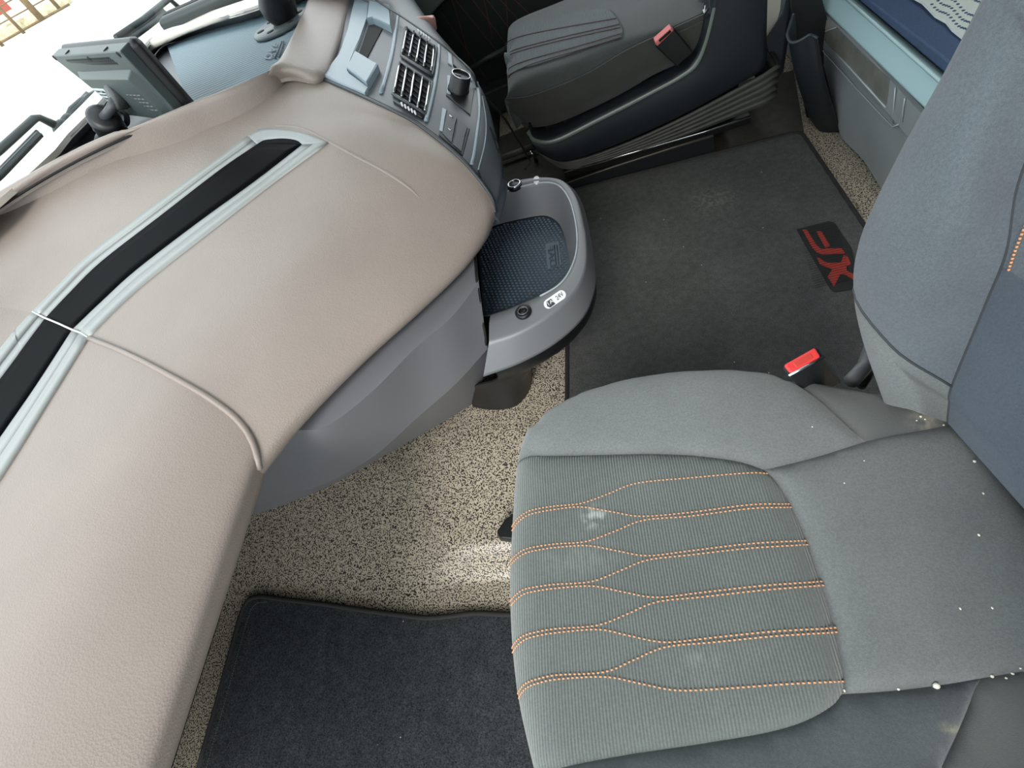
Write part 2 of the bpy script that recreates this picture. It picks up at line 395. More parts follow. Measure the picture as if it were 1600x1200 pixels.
m = MB(); m.box8([PY(748, 170, 2.2) + Vector(o) for o in ((0, 0, -.06), (.35, 0, -.02), (.35, .1, -.02), (0, .1, -.06))] + [PY(748, 150, 2.2) + Vector(o) for o in ((0, 0, 0), (.35, 0, .03), (.35, .1, .03), (0, .1, 0))]); m.build('door_pocket', DOORP, door, bevel=.01)
m = MB(); m.box8([PY(u, v, 2.2) for u, v in ((644, 30), (668, 30), (722, -30), (640, -30))] + [PY(u, v, 2.26) for u, v in ((644, 30), (668, 30), (722, -30), (640, -30))]); m.build('door_trim', mat('door_grey_green', (84, 94, 88), .6), door, smooth=False, bevel=.006)

# ================================================================== DASHBOARD
dash = thing('dashboard', 'long taupe grained dashboard with silver and black trim strip curving to the centre console', 'dashboard', (-1.0, .5, .3))
def W(*a): return Vector(a)
Apx = [(405, 735, .44), (470, 655, .44), (566, 558, .44), (655, 478, .44), (720, 415, .44), (757, 368, .44), (773, 335, .44)]
Bpx = [(386, 672, .474), (455, 600, .474), (552, 500, .475), (642, 418, .477), (708, 350, .478), (748, 312, .475), (764, 306, .465)]
Mpx = [(270, 590, .528), (350, 505, .53), (448, 425, .533), (545, 345, .537), (622, 285, .543), (680, 255, .54), (718, 250, .525)]
Cpx = [(140, 528, .553), (238, 434, .558), (335, 358, .566), (432, 283, .58), (513, 224, .597), (585, 202, .59), (655, 199, .565)]
Dpx = [(50, 489, .575), (142, 397, .588), (235, 327, .60), (325, 260, .612), (413, 200, .622), (515, 173, .613), (612, 175, .592)]
Upx = [W(-1.40, .72, .635), (60, 362, .632), (160, 285, .642), (260, 222, .648), (365, 172, .648), (475, 147, .632), (555, 148, .611)]
Epx = [W(-1.57, .86, .665), (0, 325, .672), (100, 263, .676), (200, 214, .676), (320, 163, .670), (430, 128, .650), (497, 123, .63)]
def pts(L): return [p if isinstance(p, Vector) else PZ(*p) for p in L]
rows = [pts(L) for L in (Apx, Bpx, Mpx, Cpx, Dpx, Upx, Epx)]
uA = []; uB = []
for a, mm in zip(rows[0], rows[2]):
    d = Vector((mm.x - a.x, mm.y - a.y, 0)).normalized(); uA.append(a + d * .035 + W(0, 0, -.035)); uB.append(a + d * .16 + W(0, 0, -.06))
G = [list(c) for c in zip(*([uB, uA] + rows))]          # stations x profile
GC = up(G, 8, 6)
CV = flat(GC); CF = grid_faces(len(GC), len(GC[0]))
mk('centre_cover', CV, CF, LEATHER, dash, solid=.012, off=-1)
# straight section on the passenger side runs across the cab
st0 = G[0]
GN = []
for k in range(0, 9):
    row = []
    for j, p in enumerate(st0):
        yend = -.62; t = k / 8.; row.append(W(p.x, p.y + (yend - p.y) * t, p.z))
    GN.append(row)
GNu = [curve(r, 6) for r in GN]
NV = flat(GNu); NF = grid_faces(len(GNu), len(GNu[0]))
mk('passenger_cover', NV, NF, LEATHER, dash, solid=.012, off=-1)
DSH = Surf(CV + NV, CF + [tuple(i + len(CV) for i in q) for q in NF])
# raised seam between the two covers
sm = [DSH.hit(u, v) for u, v in curve2([(141, 529), (200, 553), (270, 589), (330, 624), (372, 657), (395, 692), (405, 733)], 6)]
m = MB(); m.tube([p + n * .001 for p, n in sm], .0055, 8); m.build('seam_bead', LEATHER, dash)
# soft crease beyond the strip tip
cs = [DSH.hit(u, v) for u, v in curve2([(425, 196), (470, 200), (515, 222), (560, 246), (605, 270), (645, 298), (668, 325)], 5)]
m = MB(); m.tube([p - n * .002 for p, n in cs], [.0005] + [.0042] * (len(cs) - 8) + [.0038, .0034, .003, .0024, .0018, .0012, .0005], 8); m.build('crease_bead', LEATHER, dash)
# silver strip and black inlay
EXT = lambda L, a: [(L[0][0] + (L[0][0] - 800) * t, L[0][1] + (L[0][1] + 465) * t) for t in (a, a / 2)] + L
so = curve2(EXT([(0, 752), (70, 640), (140, 527)], .5), 5); so2 = curve2([(140, 527), (186, 480), (238, 434), (335, 358), (432, 283), (513, 224)], 5)
si = curve2(EXT([(0, 684), (58, 600), (113, 515)], .55), 5); si2 = curve2([(113, 515), (160, 470), (214, 421), (309, 348), (400, 282), (472, 226)], 5)
ti = curve2(EXT([(0, 594), (36, 545), (71, 498)], .6), 5); ti2 = curve2([(71, 498), (110, 457), (160, 408), (253, 336), (345, 265), (402, 226)], 5)
to = curve2(EXT([(0, 548), (25, 517), (51, 489)], .63), 5); to2 = curve2([(51, 489), (95, 443), (142, 397), (235, 327), (325, 260), (388, 213)], 5)
def mids(A, B, t): return [(a[0] + (b[0] - a[0]) * t, a[1] + (b[1] - a[1]) * t) for a, b in zip(A, B)]
def strip(A, B, nm):
    mm = mids(A, B, .5)
    ribbon(DSH, A, mm, SILVER, 'silver_trim', dash, .003, .010, 2, label='silver trim, ' + nm)
    ribbon(DSH, mm, B, SILVER, 'silver_trim', dash, .0005, .010, 2, label='silver trim bevel, ' + nm)
for (o, i, nm) in ((so, si, 'lower edge passenger side'), (so2, si2, 'lower edge centre'), (to, ti, 'upper edge passenger side'), (to2, ti2, 'upper edge centre')): strip(o, i, nm)
ribbon(DSH, si, ti, INLAY, 'black_inlay', dash, .0012, .008, 5)
ribbon(DSH, si2 + [(462, 222), (452, 219)][:0], ti2, INLAY, 'black_inlay', dash, .0012, .008, 5)
# rounded end of the strip
tip_o = curve2([(388, 213), (400, 206), (416, 202), (440, 203), (470, 208), (495, 217), (513, 224)], 4)
tip_i = curve2([(402, 226), (412, 220), (425, 218), (440, 217), (455, 218), (466, 221), (472, 226)], 4)
ribbon(DSH, tip_o, tip_i, SILVER, 'silver_trim', dash, .003, .010, 4, label='silver trim, rounded end')
ribbon(DSH, tip_i, mids(tip_i, [(402 + 70 * k / (len(tip_i) - 1), 226) for k in range(len(tip_i))], 1), INLAY, 'black_inlay', dash, .0012, .008, 3)
m = MB(); m.tube([DSH.hit(u, v)[0] + DSH.hit(u, v)[1] * .0022 for u, v in ((53, 488), (70, 497), (92, 506), (114, 516), (128, 521), (141, 529))], .0022, 6); m.build('trim_joint', mat('pale_joint', (225, 226, 222), .4), dash)

# upper ridge around the dash-top tray
RID = [(-1, 300, .70), (72, 266, .702), (150, 226, .702), (245, 188, .70), (302, 164, .697), (352, 145, .693), (398, 125, .687), (426, 110, .681), (444, 90, .676), (466, 45, .672), (487, -5, .67), (505, -60, .668)]
IN0 = [W(-1.57, .88, .680), (0, 320, .688), (100, 259, .693), (200, 210, .693), (320, 159, .686), (372, 141, .678), (415, 126, .668), (455, 117, .655), (496, 118, .643), (520, 72, .643), (543, 0, .640), (556, -55, .636)]
rim_in = [W(-1.57, .98, .697)] + pts(RID)[1:]
rim_out = pts(IN0)
mid = [(a + b) / 2 + W(0, 0, .005) for a, b in zip(rim_in, rim_out)]
low = [p + W(0, 0, -.06) for p in rim_in]
skirt = [p + W(0, 0, -.012) for p in rim_out]
RG = up([list(c) for c in zip(skirt, rim_out, mid, rim_in, low)], 5, 4)
mk('tray_surround', flat(RG), grid_faces(len(RG), len(RG[0])), LEATHER, dash, solid=.006, off=-1)
m = MB(); m.tube(curve([p + (CAMP - p).normalized() * .014 + W(0, 0, -.004) for p in rim_out[:6]], 5), .003, 6); m.build('cover_gap', BLACKM, dash)
# dash-top tray: floor, front and far walls, cowl towards the windscreen with sky glare in its colour
TR = [(72, 266), (55, 270), (150, 163), (225, 76), (245, 58), (272, 52), (400, 21), (480, -14), (560, -45)]
fr = [PZ(55, 270, .70), PZ(110, 212, .70), PZ(160, 160, .70), PZ(222, 80, .70), PZ(240, 60, .70), PZ(272, 45, .70), PZ(340, 30, .70), PZ(400, 13, .70), PZ(500, -25, .70), PZ(600, -60, .70)]
inn = [PZ(72, 266, .675) + W(0, .01, 0), PZ(120, 222, .655), PZ(172, 168, .655), PZ(230, 98, .655), PZ(252, 72, .655), PZ(280, 62, .655), PZ(345, 44, .655), PZ(400, 30, .655), PZ(500, -5, .655), PZ(600, -40, .655)]
mk('tray_wall', curve(fr, 4) + curve(inn, 4), [(i, i + 1, i + 38, i + 37) for i in range(36)], GREYP, dash, solid=.006, off=0)
lipx = [W(-1.65, .55, .66), W(-1.65, 1.05, .67), W(-1.65, 1.30, .672), W(-1.65, 1.60, .672), W(-1.65, 1.82, .672), W(-1.65, 2.0, .672), W(-1.63, 2.1, .672), W(-1.6, 2.2, .672), W(-1.55, 2.28, .672), W(-1.5, 2.32, .672)]
lip0 = [W(-1.575, .5, .692)] + fr
lipx = [W(-1.65, .45, .66)] + lipx
cg = up([[a, a.lerp(b, .5) + W(0, 0, .004), b] for a, b in zip(lip0, lipx)], 3, 3)
mk('cowl', flat(cg), grid_faces(len(cg), len(cg[0])), COWL, dash, solid=.012, off=0)
cg = [[W(-1.575, .5, .690), W(-1.65, .45, .66)], [W(-1.57, -.62, .688), W(-1.65, -.62, .66)]]
mk('cowl', flat(cg), [(0, 1, 3, 2)], COWL, dash, solid=.012, off=0)
# tray floor
tf = [PZ(u, v, .652) for u, v in ((60, 275), (130, 210), (180, 160), (235, 85), (262, 62), (400, 26), (500, -15), (475, 45), (452, 92), (432, 112), (395, 132), (300, 172))]
mk('tray_floor', tf + [p - W(0, 0, .01) for p in tf], [tuple(range(12)), tuple(range(12, 24))[::-1]] + [(i, (i + 1) % 12, 12 + (i + 1) % 12, 12 + i) for i in range(12)], GREYD, dash, smooth=False)
# ribbed mat in the tray (real ribs)
mq = [PZ(u, v, .66) for u, v in ((222, 108), (300, 168), (452, 112), (500, -10), (262, 76))]
c00, c10, c11, c01 = PZ(262, 72, .659), PZ(215, 108, .659) * 0 + PZ(300, 176, .659), PZ(448, 108, .659), PZ(494, -14, .659)
nr, ncc = 252, 10
rv = []
for i in range(nr + 1):
    for j in range(ncc + 1):
        s = i / nr; t = j / ncc
        p = c00.lerp(c10, s).lerp(c01.lerp(c11, s), t); p.z += .0045 * (.5 - .5 * math.cos(2 * math.pi * s * 42)); rv.append(p)
mk('ribbed_mat', rv, grid_faces(nr + 1, ncc + 1), mat('teal_grey_rubber', (92, 112, 122), .38), dash, solid=.004, off=-1)

# lettering helper: 2D text shape carried onto four corner points
def text_mesh(txt, res=3):
    cu = bpy.data.curves.new('t', 'FONT'); cu.body = txt; cu.resolution_u = res; cu.extrude = 0
    ob = bpy.data.objects.new('t', cu); COL.objects.link(ob)
    dg = bpy.context.evaluated_depsgraph_get(); me = bpy.data.meshes.new_from_object(ob.evaluated_get(dg))
    V = [(v.co.x, v.co.y) for v in me.vertices]; F = [tuple(p.vertices) for p in me.polygons]
    bpy.data.objects.remove(ob); bpy.data.curves.remove(cu); bpy.data.meshes.remove(me)
    x0 = min(a for a, _ in V); x1 = max(a for a, _ in V); y0 = min(b for _, b in V); y1 = max(b for _, b in V)
    return [((a - x0) / (x1 - x0), (b - y0) / (y1 - y0)) for a, b in V], F
def letter(txt, q, off, name, mt, parent, thick=.001, **kw):
    """q: corner points (x0y0, x1y0, x1y1, x0y1) of the text box in space"""
    V, F = text_mesh(txt); q = [Vector(p) for p in q]; n = (q[1] - q[0]).cross(q[3] - q[0]).normalized()
    if n.dot(CAMP - q[0]) < 0: n = -n
    P = [q[0].lerp(q[1], a).lerp(q[3].lerp(q[2], a), b) + n * off for a, b in V]
    return mk(name, P, F, mt, parent, smooth=False, solid=thick, off=1, **kw)
DECK = Surf([(-3, 0, .664), (1, 0, .664), (1, 3, .664), (-3, 3, .664)], [(0, 1, 2, 3)])
q = [DECK.hit(u, v)[0] for u, v in ((410, 88), (432, 66), (428, 78), (408, 97))]
q = [DECK.hit(u, v)[0] for u, v in ((413, 93), (428, 68), (436, 70), (424, 94))]
letter('DAF', q, .002, 'raised_lettering', RUBBERL, dash)
for a, b in (((430, 93), (441, 66)), ((437, 91), (444, 66))):
    m = MB(); m.tube([DECK.hit(*a)[0] + W(0, 0, .002), DECK.hit(*b)[0] + W(0, 0, .002)], .002, 6); m.build('raised_bar', RUBBERL, dash)

# centre console panel
Lp = [rows[k][-1] for k in range(7)]                       # A..E ends: bottom -> top
Rp = pts([(784, 272, .43), (780, 235, .45), (754, 142, .51), (706, 78, .553), (676, 43, .577), (612, -40, .60), (558, -55, .628)])
mid = [a.lerp(b, .5) + W(.012, .0, .012) for a, b in zip(Lp, Rp)]
back = [p + W(-.05, .12, -.08) for p in Rp]; back2 = [p + W(-.15, .16, -.3) for p in Rp]
lowr = lambda p: p + W(-.01, 0, -.06)
CG = [list(r) for r in zip(Lp, mid, Rp, back, back2)]
CG = [[p + W(-.22, .10, -.10) for p in CG[0]], [p + W(-.015, .01, -.035) for p in CG[0]]] + CG + [[p + W(-.06, .04, -.03) for p in CG[-1]]]
CGu = up(CG, 7, 6)
KV = flat(CGu); KF = grid_faces(len(CGu), len(CGu[0]))
mk('console_panel', KV, KF, PANEL, dash, solid=.008, off=1)
CON = Surf(KV, KF)
m = MB(); m.tube([p + W(.002, .003, .002) for p in curve(Lp, 8)], .0035, 6); m.build('console_edge', GREYD, dash)
m = MB(); m.tube([p + W(.002, .008, .001) for p in curve(Lp, 8)], .003, 6); m.build('console_gap', BLACKM, dash)
# storage pocket at the top of the console
plate(CON, [(557, 1), (577, 10), (575, 32), (564, 66), (550, 98), (544, 116), (547, 121), (577, 143), (572, 152), (540, 138), (507, 122), (530, 92), (545, 52), (552, 20)], PANELL, 'pocket_frame', dash, -.01, .009, .003)
plate(CON, [(546, 116), (559, 91), (594, 111), (577, 141)], PANELL, 'pocket_lip', dash, -.01, .018, .003)
plate(CON, [(576, 40), (580, 12), (612, 18), (613, 52), (596, 43), (585, 38)], PANELL, 'pocket_lip', dash, -.01, .018, .003)
plate(CON, [(576, 42), (584, 40), (598, 46), (572, 95), (560, 89)], BLACKM, 'pocket_opening', dash, -.01, .0025, .001)
def bar(A, r, mt, nm, off=.002, srf=None, par=None, n=8):
    srf = srf or CON
    h = [srf.hit(u, v) for u, v in A]; m = MB(); m.tube([p + k * off for p, k in h], r, n); return m.build(nm, mt, par or dash)
bar(curve2([(622, 22), (618, 52), (611, 92), (596, 146)], 5), .006, PANELL, 'bezel_ridge', 0)
# air vents
def vent(q, slats):
    fr = plate(CON, q, BLACKM, 'air_vent', dash, -.01, .003, .001)
    e = [q[0], q[1], q[2], q[3], q[0]]
    m = MB(); hs = []
    for a, b in zip(e, e[1:]):
        hs += [CON.hit(a[0] + (b[0] - a[0]) * k / 6, a[1] + (b[1] - a[1]) * k / 6) for k in range(6)]
    hs.append(hs[0]); m.tube([p + n * .004 for p, n in hs], .004, 6); m.build('vent_frame', GREYD, fr)
    for a, b in slats:
        h = [CON.hit(a[0] + (b[0] - a[0]) * k / 5, a[1] + (b[1] - a[1]) * k / 5) for k in range(6)]
        mm = MB(); mm.tube([p + n * .010 for p, n in h], .0022, 6); mm.build('chrome_edge', CHROME, fr)
        V = []; 
        for p, n in h:
            t = Vector((.6, .1, -.6)).normalized(); V += [p + n * .009, p + n * .001 + t * .006]
        mk('slat', V, [(2 * i, 2 * i + 2, 2 * i + 3, 2 * i + 1) for i in range(5)], BLACKP, fr, solid=.0015)
    for (s0, s1) in zip(slats, slats[1:]):
        for k in range(1, 6):
            t = k / 6; a = (s0[0][0] + (s0[1][0] - s0[0][0]) * t, s0[0][1] + (s0[1][1] - s0[0][1]) * t); b = (s1[0][0] + (s1[1][0] - s1[0][0]) * t, s1[0][1] + (s1[1][1] - s1[0][1]) * t)
            h = [CON.hit(*a), CON.hit(*b)]; mm = MB(); mm.tube([p + n * .005 for p, n in h], .0016, 4); mm.build('vane', GREYD, fr)
def Z1(L, ox=590, oy=0, s=6.667): return [((a[0] / s + ox, a[1] / s + oy), (b[0] / s + ox, b[1] / s + oy)) for a, b in L]
vent([(635, 46), (682, 78), (675, 121), (628, 90)], Z1([((318, 330), (272, 585)), ((390, 370), (340, 630)), ((457, 420), (412, 685)), ((525, 480), (485, 735)), ((592, 520), (556, 780))]))
vent([(626, 100), (675, 133), (666, 182), (615, 150)], Z1([((247, 690), (185, 1005)), ((320, 735), (262, 1050)), ((395, 790), (340, 1105)), ((470, 850), (420, 1165)), ((545, 905), (500, 1195))]))
bar(curve2([(686, 70), (685, 95), (680, 130), (671, 172), (666, 190)], 5), .0055, PANELL, 'bezel_ridge', .001)
bar([(617, 160), (630, 168), (648, 178), (661, 186)], .004, BLACKP, 'vent_wheel', .002)
for k in range(5): bar([(628 + 5 * k, 165 + 3.2 * k), (630 + 5 * k, 170 + 3.2 * k)], .0022, LABEL, 'wheel_tooth', .006)
for k in range(5): bar([(654 + 4 * k, 50 + 3. * k), (656 + 4 * k, 55 + 3. * k)], .0022, LABEL, 'wheel_tooth', .006)
# rotary knob with bezel
plate(CON, [(699, 119), (709, 121), (741, 143), (735, 181), (697, 150)], BLACKP, 'knob_bezel', dash, -.006, .003, .001)
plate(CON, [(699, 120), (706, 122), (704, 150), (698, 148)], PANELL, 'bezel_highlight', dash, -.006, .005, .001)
kp, kn = CON.hit(716, 143)
kax = (kn + W(.25, .0, .1)).normalized()
kd = (CON.hit(716, 143)[0] - CON.hit(733, 143)[0]).length * .95
m = MB(); m.lathe(kp, kax, [(kd * 1.0, -.004), (kd * 1.0, .006), (kd * .93, .010), (kd * .9, .034), (kd * .84, .038), (kd * .80, .038), (kd * .76, .034), (kd * .0001, .034)], 32); kb = m.build('rotary_knob', BLACKP, dash)
m = MB(); ring = []
pa = kax.cross(W(0, 0, 1)).normalized(); pb = kax.cross(pa)
for k in range(33): ring.append(kp + kax * .038 + (pa * math.cos(k * math.pi / 16) + pb * math.sin(k * math.pi / 16)) * kd * .82)
m.tube(ring, .0012, 6, cap=False); m.build('chrome_ring', CHROME, kb)
m = MB(); m.tube([kp + kax * .035, kp + kax * .035 + pb * -kd * .7], .001, 5); m.build('pointer_mark', LABEL, kb)
# rocker switches
sb = plate(CON, [(692, 169), (734, 203), (723, 244), (686, 212)], BLACKP, 'switch_bezel', dash, -.006, .003, .001)
plate(CON, [(700, 177), (714, 188), (706, 226), (692, 211)], GREYD, 'rocker_switch', dash, -.003, .006, .0015)
plate(CON, [(716, 189), (730, 203), (721, 239), (708, 228)], GREYD, 'rocker_switch', dash, -.003, .006, .0015)
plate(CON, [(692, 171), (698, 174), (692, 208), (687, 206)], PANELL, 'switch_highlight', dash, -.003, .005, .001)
bar([(703, 184), (708, 188), (704, 186), (703, 184)], .0008, LABEL, 'switch_symbol', .0065); bar([(701, 205), (704, 208), (706, 206)], .0008, LABEL, 'switch_symbol', .0065)
# strips near the driver edge, sky reflection in their colour
def pair(L, wd, mt, nm, off=.003):
    A = curve2(L, 5); B = [(a[0] + wd, a[1] + 1) for a in A]; ribbon(CON, A, B, mt, nm, dash, off, .006, 2)
pair([(741, 128), (746, 146), (746, 182), (739, 235), (734, 257)], 5, PANELL, 'accent_strip')
bar(curve2([(753, 151), (759, 190), (757, 226), (747, 266)], 5), .0016, PANELL, 'panel_seam', .001)
bar(curve2([(747, 266), (752, 282), (762, 300), (768, 320)], 5), .0012, BLACKM, 'panel_seam', .001)
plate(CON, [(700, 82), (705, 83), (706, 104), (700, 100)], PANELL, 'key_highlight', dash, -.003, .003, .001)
plate(CON, [(707, 86), (722, 100), (733, 116), (724, 118), (708, 103)], BLACKP, 'rocker_switch', dash, -.003, .004, .001)
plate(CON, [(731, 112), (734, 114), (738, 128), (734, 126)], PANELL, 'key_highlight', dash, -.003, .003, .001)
plate(CON, [(764, 197), (767, 200), (779, 226), (780, 240), (776, 233)], BLACKM, 'slot', dash, -.003, .0012, .0005)
# copper-coloured knob on the driver side of the console
kp = PY(664, 40, 1.62); kax = W(.2, .3, 1).normalized()
m = MB(); m.lathe(kp + kax * -.03, kax, [(.030, -.02), (.030, .015), (.034, .02), (.034, .045), (.029, .052), (.0001, .052)], 20); m.build('side_knob', PINK, dash)

# grey lower fascia of the centre console
ft = pts([(330, 735, .40), (440, 660, .405), (520, 585, .41), (600, 505, .41), (680, 432, .41), (722, 395, .41), (744, 396, .405)])
fm1 = pts([(345, 755, .38), (440, 680, .395), (508, 667, .39), (580, 613, .39), (648, 545, .395), (705, 496, .395), (748, 441, .40)])
fm3 = pts([(360, 800, .15), (440, 776, .14), (510, 755, .14), (585, 712, .16), (655, 650, .20), (712, 600, .24), (762, 545, .27)])
fb = pts([(362, 815, .06), (440, 790, .05), (515, 759, .05), (590, 718, .05), (655, 681, .04), (710, 649, .02), (750, 622, .01)])
fx = [a.lerp(b, .5) + W(0, -.004, 0) for a, b in zip(fm1, fm3)]
rf = [curve(r, 6) for r in (ft, fm1, fx, fm3, fb)]
e = [r[-1] for r in rf]
rf2 = [[r[0] + W(-.2, -.06, 0)] + r + [r[-1] + W(-.06, .05, 0)] for r in rf]
mk('lower_fascia', flat(rf2), grid_faces(len(rf2), len(rf2[0])), GREYP, dash, solid=.008, off=-1, sharp=.25)
m = MB(); m.tube([p + W(-.004, .004, 0) for p in curve(e, 4)], .003, 6); m.build('fascia_gap', BLACKM, dash)
# black panel below the dash front and the inner floor edge
m = MB(); m.box((-1.62, -.62, -.13), (-1.175, .26, .44)); m.build('toe_panel', BLACKM, dash, smooth=False)
kick = [W(-.66, -.62, .40), W(-.66, .2, .40), W(-.70, .31, .40)]
mk('under_dash_panel', [W(-1.2, -.62, .38), W(-.64, -.62, .405), W(-.64, .24, .405), W(-1.2, .34, .38)] , [(0, 1, 2, 3)], BLACKM, dash, smooth=False, solid=.01)

# ================================================================== CONSOLE TRAY (cab floor tray)
tr = thing('console_tray', 'grey D-shaped storage tray with rubber mat jutting from the centre console over the floor', 'tray', PZ(790, 640, 0))
inner_b = [(745, 366, .27), (775, 352, .27), (815, 342, .27), (850, 337, .27), (870, 346, .27), (881, 365, .27), (888, 395, .27), (890, 415, .27), (884, 434, .27), (862, 452, .27), (830, 467, .27), (790, 484, .27), (755, 494, .27)]
inner_t = [(745, 318, .345), (781, 303, .345), (812, 293, .345), (848, 286, .345), (872, 290, .345), (889, 311, .345), (899, 345, .345), (902, 378, .34), (897, 408, .335), (880, 439, .33), (852, 459, .325), (806, 479, .32), (766, 493, .318)]
outer_c = [(742, 306, .347), (779, 290, .347), (812, 281, .347), (850, 277, .347), (880, 283, .346), (900, 308, .344), (911, 345, .341), (916, 385, .337), (912, 425, .332), (893, 460, .326), (858, 492, .320), (812, 519, .315), (764, 535, .312)]
outer_b = [(735, 316, .30), (776, 298, .30), (815, 284, .30), (855, 277, .30), (890, 290, .30), (910, 318, .292), (922, 365, .284), (930, 420, .277), (930, 452, .27), (912, 496, .262), (868, 537, .255), (812, 568, .25), (755, 589, .247)]
rr = [pts(L) for L in (inner_b, inner_t, outer_c, outer_b)]
cen = sum(rr[3], Vector()) / 13
fil1 = [a.lerp(b, .35) + W(0, 0, .004) for a, b in zip(rr[1], rr[2])]
und = [p.lerp(W(cen.x, cen.y, p.z), .10) + W(0, 0, -.012) for p in rr[3]]
TG = []
cols = [curve(r, 5) for r in (rr[0], rr[1], fil1, rr[2], rr[3], und)]
prof = [cols[0]] + [[a.lerp(b, t) for a, b in zip(cols[0], cols[1])] for t in (.5, .92)] + [cols[1], cols[2], [a.lerp(b, .85) for a, b in zip(cols[2], cols[3])], cols[3]] + [[a.lerp(b, t) for a, b in zip(cols[3], cols[4])] for t in (.12, .5, .9)] + [cols[4], cols[5]]
mk('tray_rim', flat(prof), grid_faces(len(prof), len(prof[0])), mat('tray_grey', (112, 114, 117), .4, bump=[('noise', 900, .08)]), tr, solid=.0015, off=-1)
m = MB(); m.tube([p + W(0, 0, .001) for p in cols[1][4:52]], .0022, 6); m.build('rim_highlight', mat('tray_highlight', (160, 168, 174), .25), tr)  # lighter tube paints the highlight along the inner top edge
# mat with moulded studs
ring = [p + W(0, 0, -.002) for p in curve(rr[0], 3)]
ringxy = [(p.x, p.y) for p in ring]
P2, F2, rl = fill_patch(ringxy, .03)
mk('rubber_mat', [W(a, b, .268) for a, b in P2], F2, RUBBER, tr, solid=.006)
q0, q1, q3 = PZ(775, 352, .27), PZ(884, 400, .27), PZ(757, 494, .27)
ux = (PZ(888, 395, .27) - PZ(775, 400, .27)); ux.z = 0; ux.normalize(); uy = W(-ux.y, ux.x, 0)
stud = MB(); xy = []
for i in range(-40, 41):
    for j in range(-40, 41):
        p = PZ(830, 410, .268) + ux * (i * .0105 + (j % 2) * .00525) + uy * j * .0085; xy.append((p.x, p.y))
xy = np.array(xy); ok = inside(xy, rl); xy = xy[ok]; xy = xy[poly_dist(xy, rl) > .006]
lg = [PZ(u, v, .268) for u, v in ((852, 382), (873, 378), (877, 415), (856, 422))]; lr = [(p.x, p.y) for p in lg]; lr.append(lr[0])
xy = xy[~inside(xy, lr)]
for a, b in xy:
    c = W(a, b, .268); r = .0040
    stud.add([c + ux * r, c + uy * r * .8, c - ux * r, c - uy * r * .8, c + ux * r * .4 + W(0, 0, .003), c + uy * r * .35 + W(0, 0, .003), c - ux * r * .4 + W(0, 0, .003), c - uy * r * .35 + W(0, 0, .003)], [(0, 1, 5, 4), (1, 2, 6, 5), (2, 3, 7, 6), (3, 0, 4, 7), (4, 5, 6, 7)])
stud.build('mat_studs', RUBBERL, tr, smooth=False, kind='stuff')
lgp = [p + W(0, 0, .002) for p in lg]
mk('logo_plate', lgp + [p - W(0, 0, .003) for p in lgp], [(0, 1, 2, 3), (0, 3, 7, 4), (0, 4, 5, 1), (1, 5, 6, 2), (2, 6, 7, 3)], RUBBERL, tr, smooth=False)
letter('DAF', [PZ(u, v, .271) for u, v in ((860, 417), (855, 386), (864, 384), (869, 415))], .0004, 'raised_lettering', RUBBER, tr)
for o in (0, 4):
    m = MB(); m.tube([PZ(869 + o, 414, .272), PZ(866 + o, 383, .272)], .0012, 5); m.build('raised_bar', RUBBER, tr)
TS = Surf(flat(prof), grid_faces(len(prof), len(prof[0])))
# power sockets
def socket(u, v, rad, mt, nm):
    p, n = TS.hit(u, v); n = W(0, 0, 1).lerp(n, .3).normalized(); m = MB()
    m.lathe(p, n, [(rad * 1.15, -.006), (rad * 1.15, .003), (rad, .006), (rad * .82, .006), (rad * .72, .001), (rad * .5, .001), (rad * .45, .004), (rad * .0001, .004)], 28); s = m.build(nm, mt, tr)
    return p, n, s
p, n, s = socket(818, 488, .0155, BLACKP, 'power_socket')
mm = MB(); rg = [p + n * .006 + (W(1, 0, 0) * math.cos(k * math.pi / 12) + W(0, 1, 0) * math.sin(k * math.pi / 12)) * .0105 for k in range(25)]; mm.tube(rg, .0009, 5, cap=False); mm.build('socket_ring', GREYP, s)
p = PZ(804, 290, .348); n = W(0, 0, 1)
m = MB(); m.lathe(p, n, [(.019, -.005), (.019, .002), (.016, .005), (.0001, .005)], 28); s = m.build('lighter_socket', BLACKP, tr)
m = MB(); m.tube([p + n * .005 + (W(1, 0, 0) * math.cos(k * math.pi / 12) + W(0, 1, 0) * math.sin(k * math.pi / 12)) * .0155 for k in range(25)], .0028, 6, cap=False); m.build('chrome_ring', CHROME, s)
m = MB(); m.lathe(PZ(838, 281, .3475), n, [(.008, -.004), (.008, .0006), (.007, .001), (.0001, .001)], 20, sx=2.); m.build('oval_badge', LABEL, tr)
# voltage sticker 1A 24V
a, b = (857, 475), (877, 461)
st = []
for k in range(20):
    an = 2 * math.pi * k / 20; dx, dy = 9 * math.cos(an), 9 * math.sin(an)
    c = a if (dx * (b[0] - a[0]) + dy * (b[1] - a[1])) < 0 else b; st.append((c[0] + dx * .82, c[1] + dy * .82))
plate(TS, st, LABEL, 'voltage_sticker', tr, -.002, .0008, .0002)
def tq(L, o=.001): return [TS.hit(*p)[0] + TS.hit(*p)[1] * o for p in L]
plate(TS, [(854, 472), (861, 467), (868, 475), (860, 481), (855, 479)], GREYD, 'sticker_block', tr, 0, .0012, .0002)
letter('1A', tq([(858, 478), (866, 472), (862, 468), (855, 473)]), .0006, 'printed_lettering', LABEL, tr, .0002)
letter('24V', tq([(871, 470), (882, 461), (877, 456), (867, 464)]), .0003, 'printed_lettering', GREYD, tr, .0002)
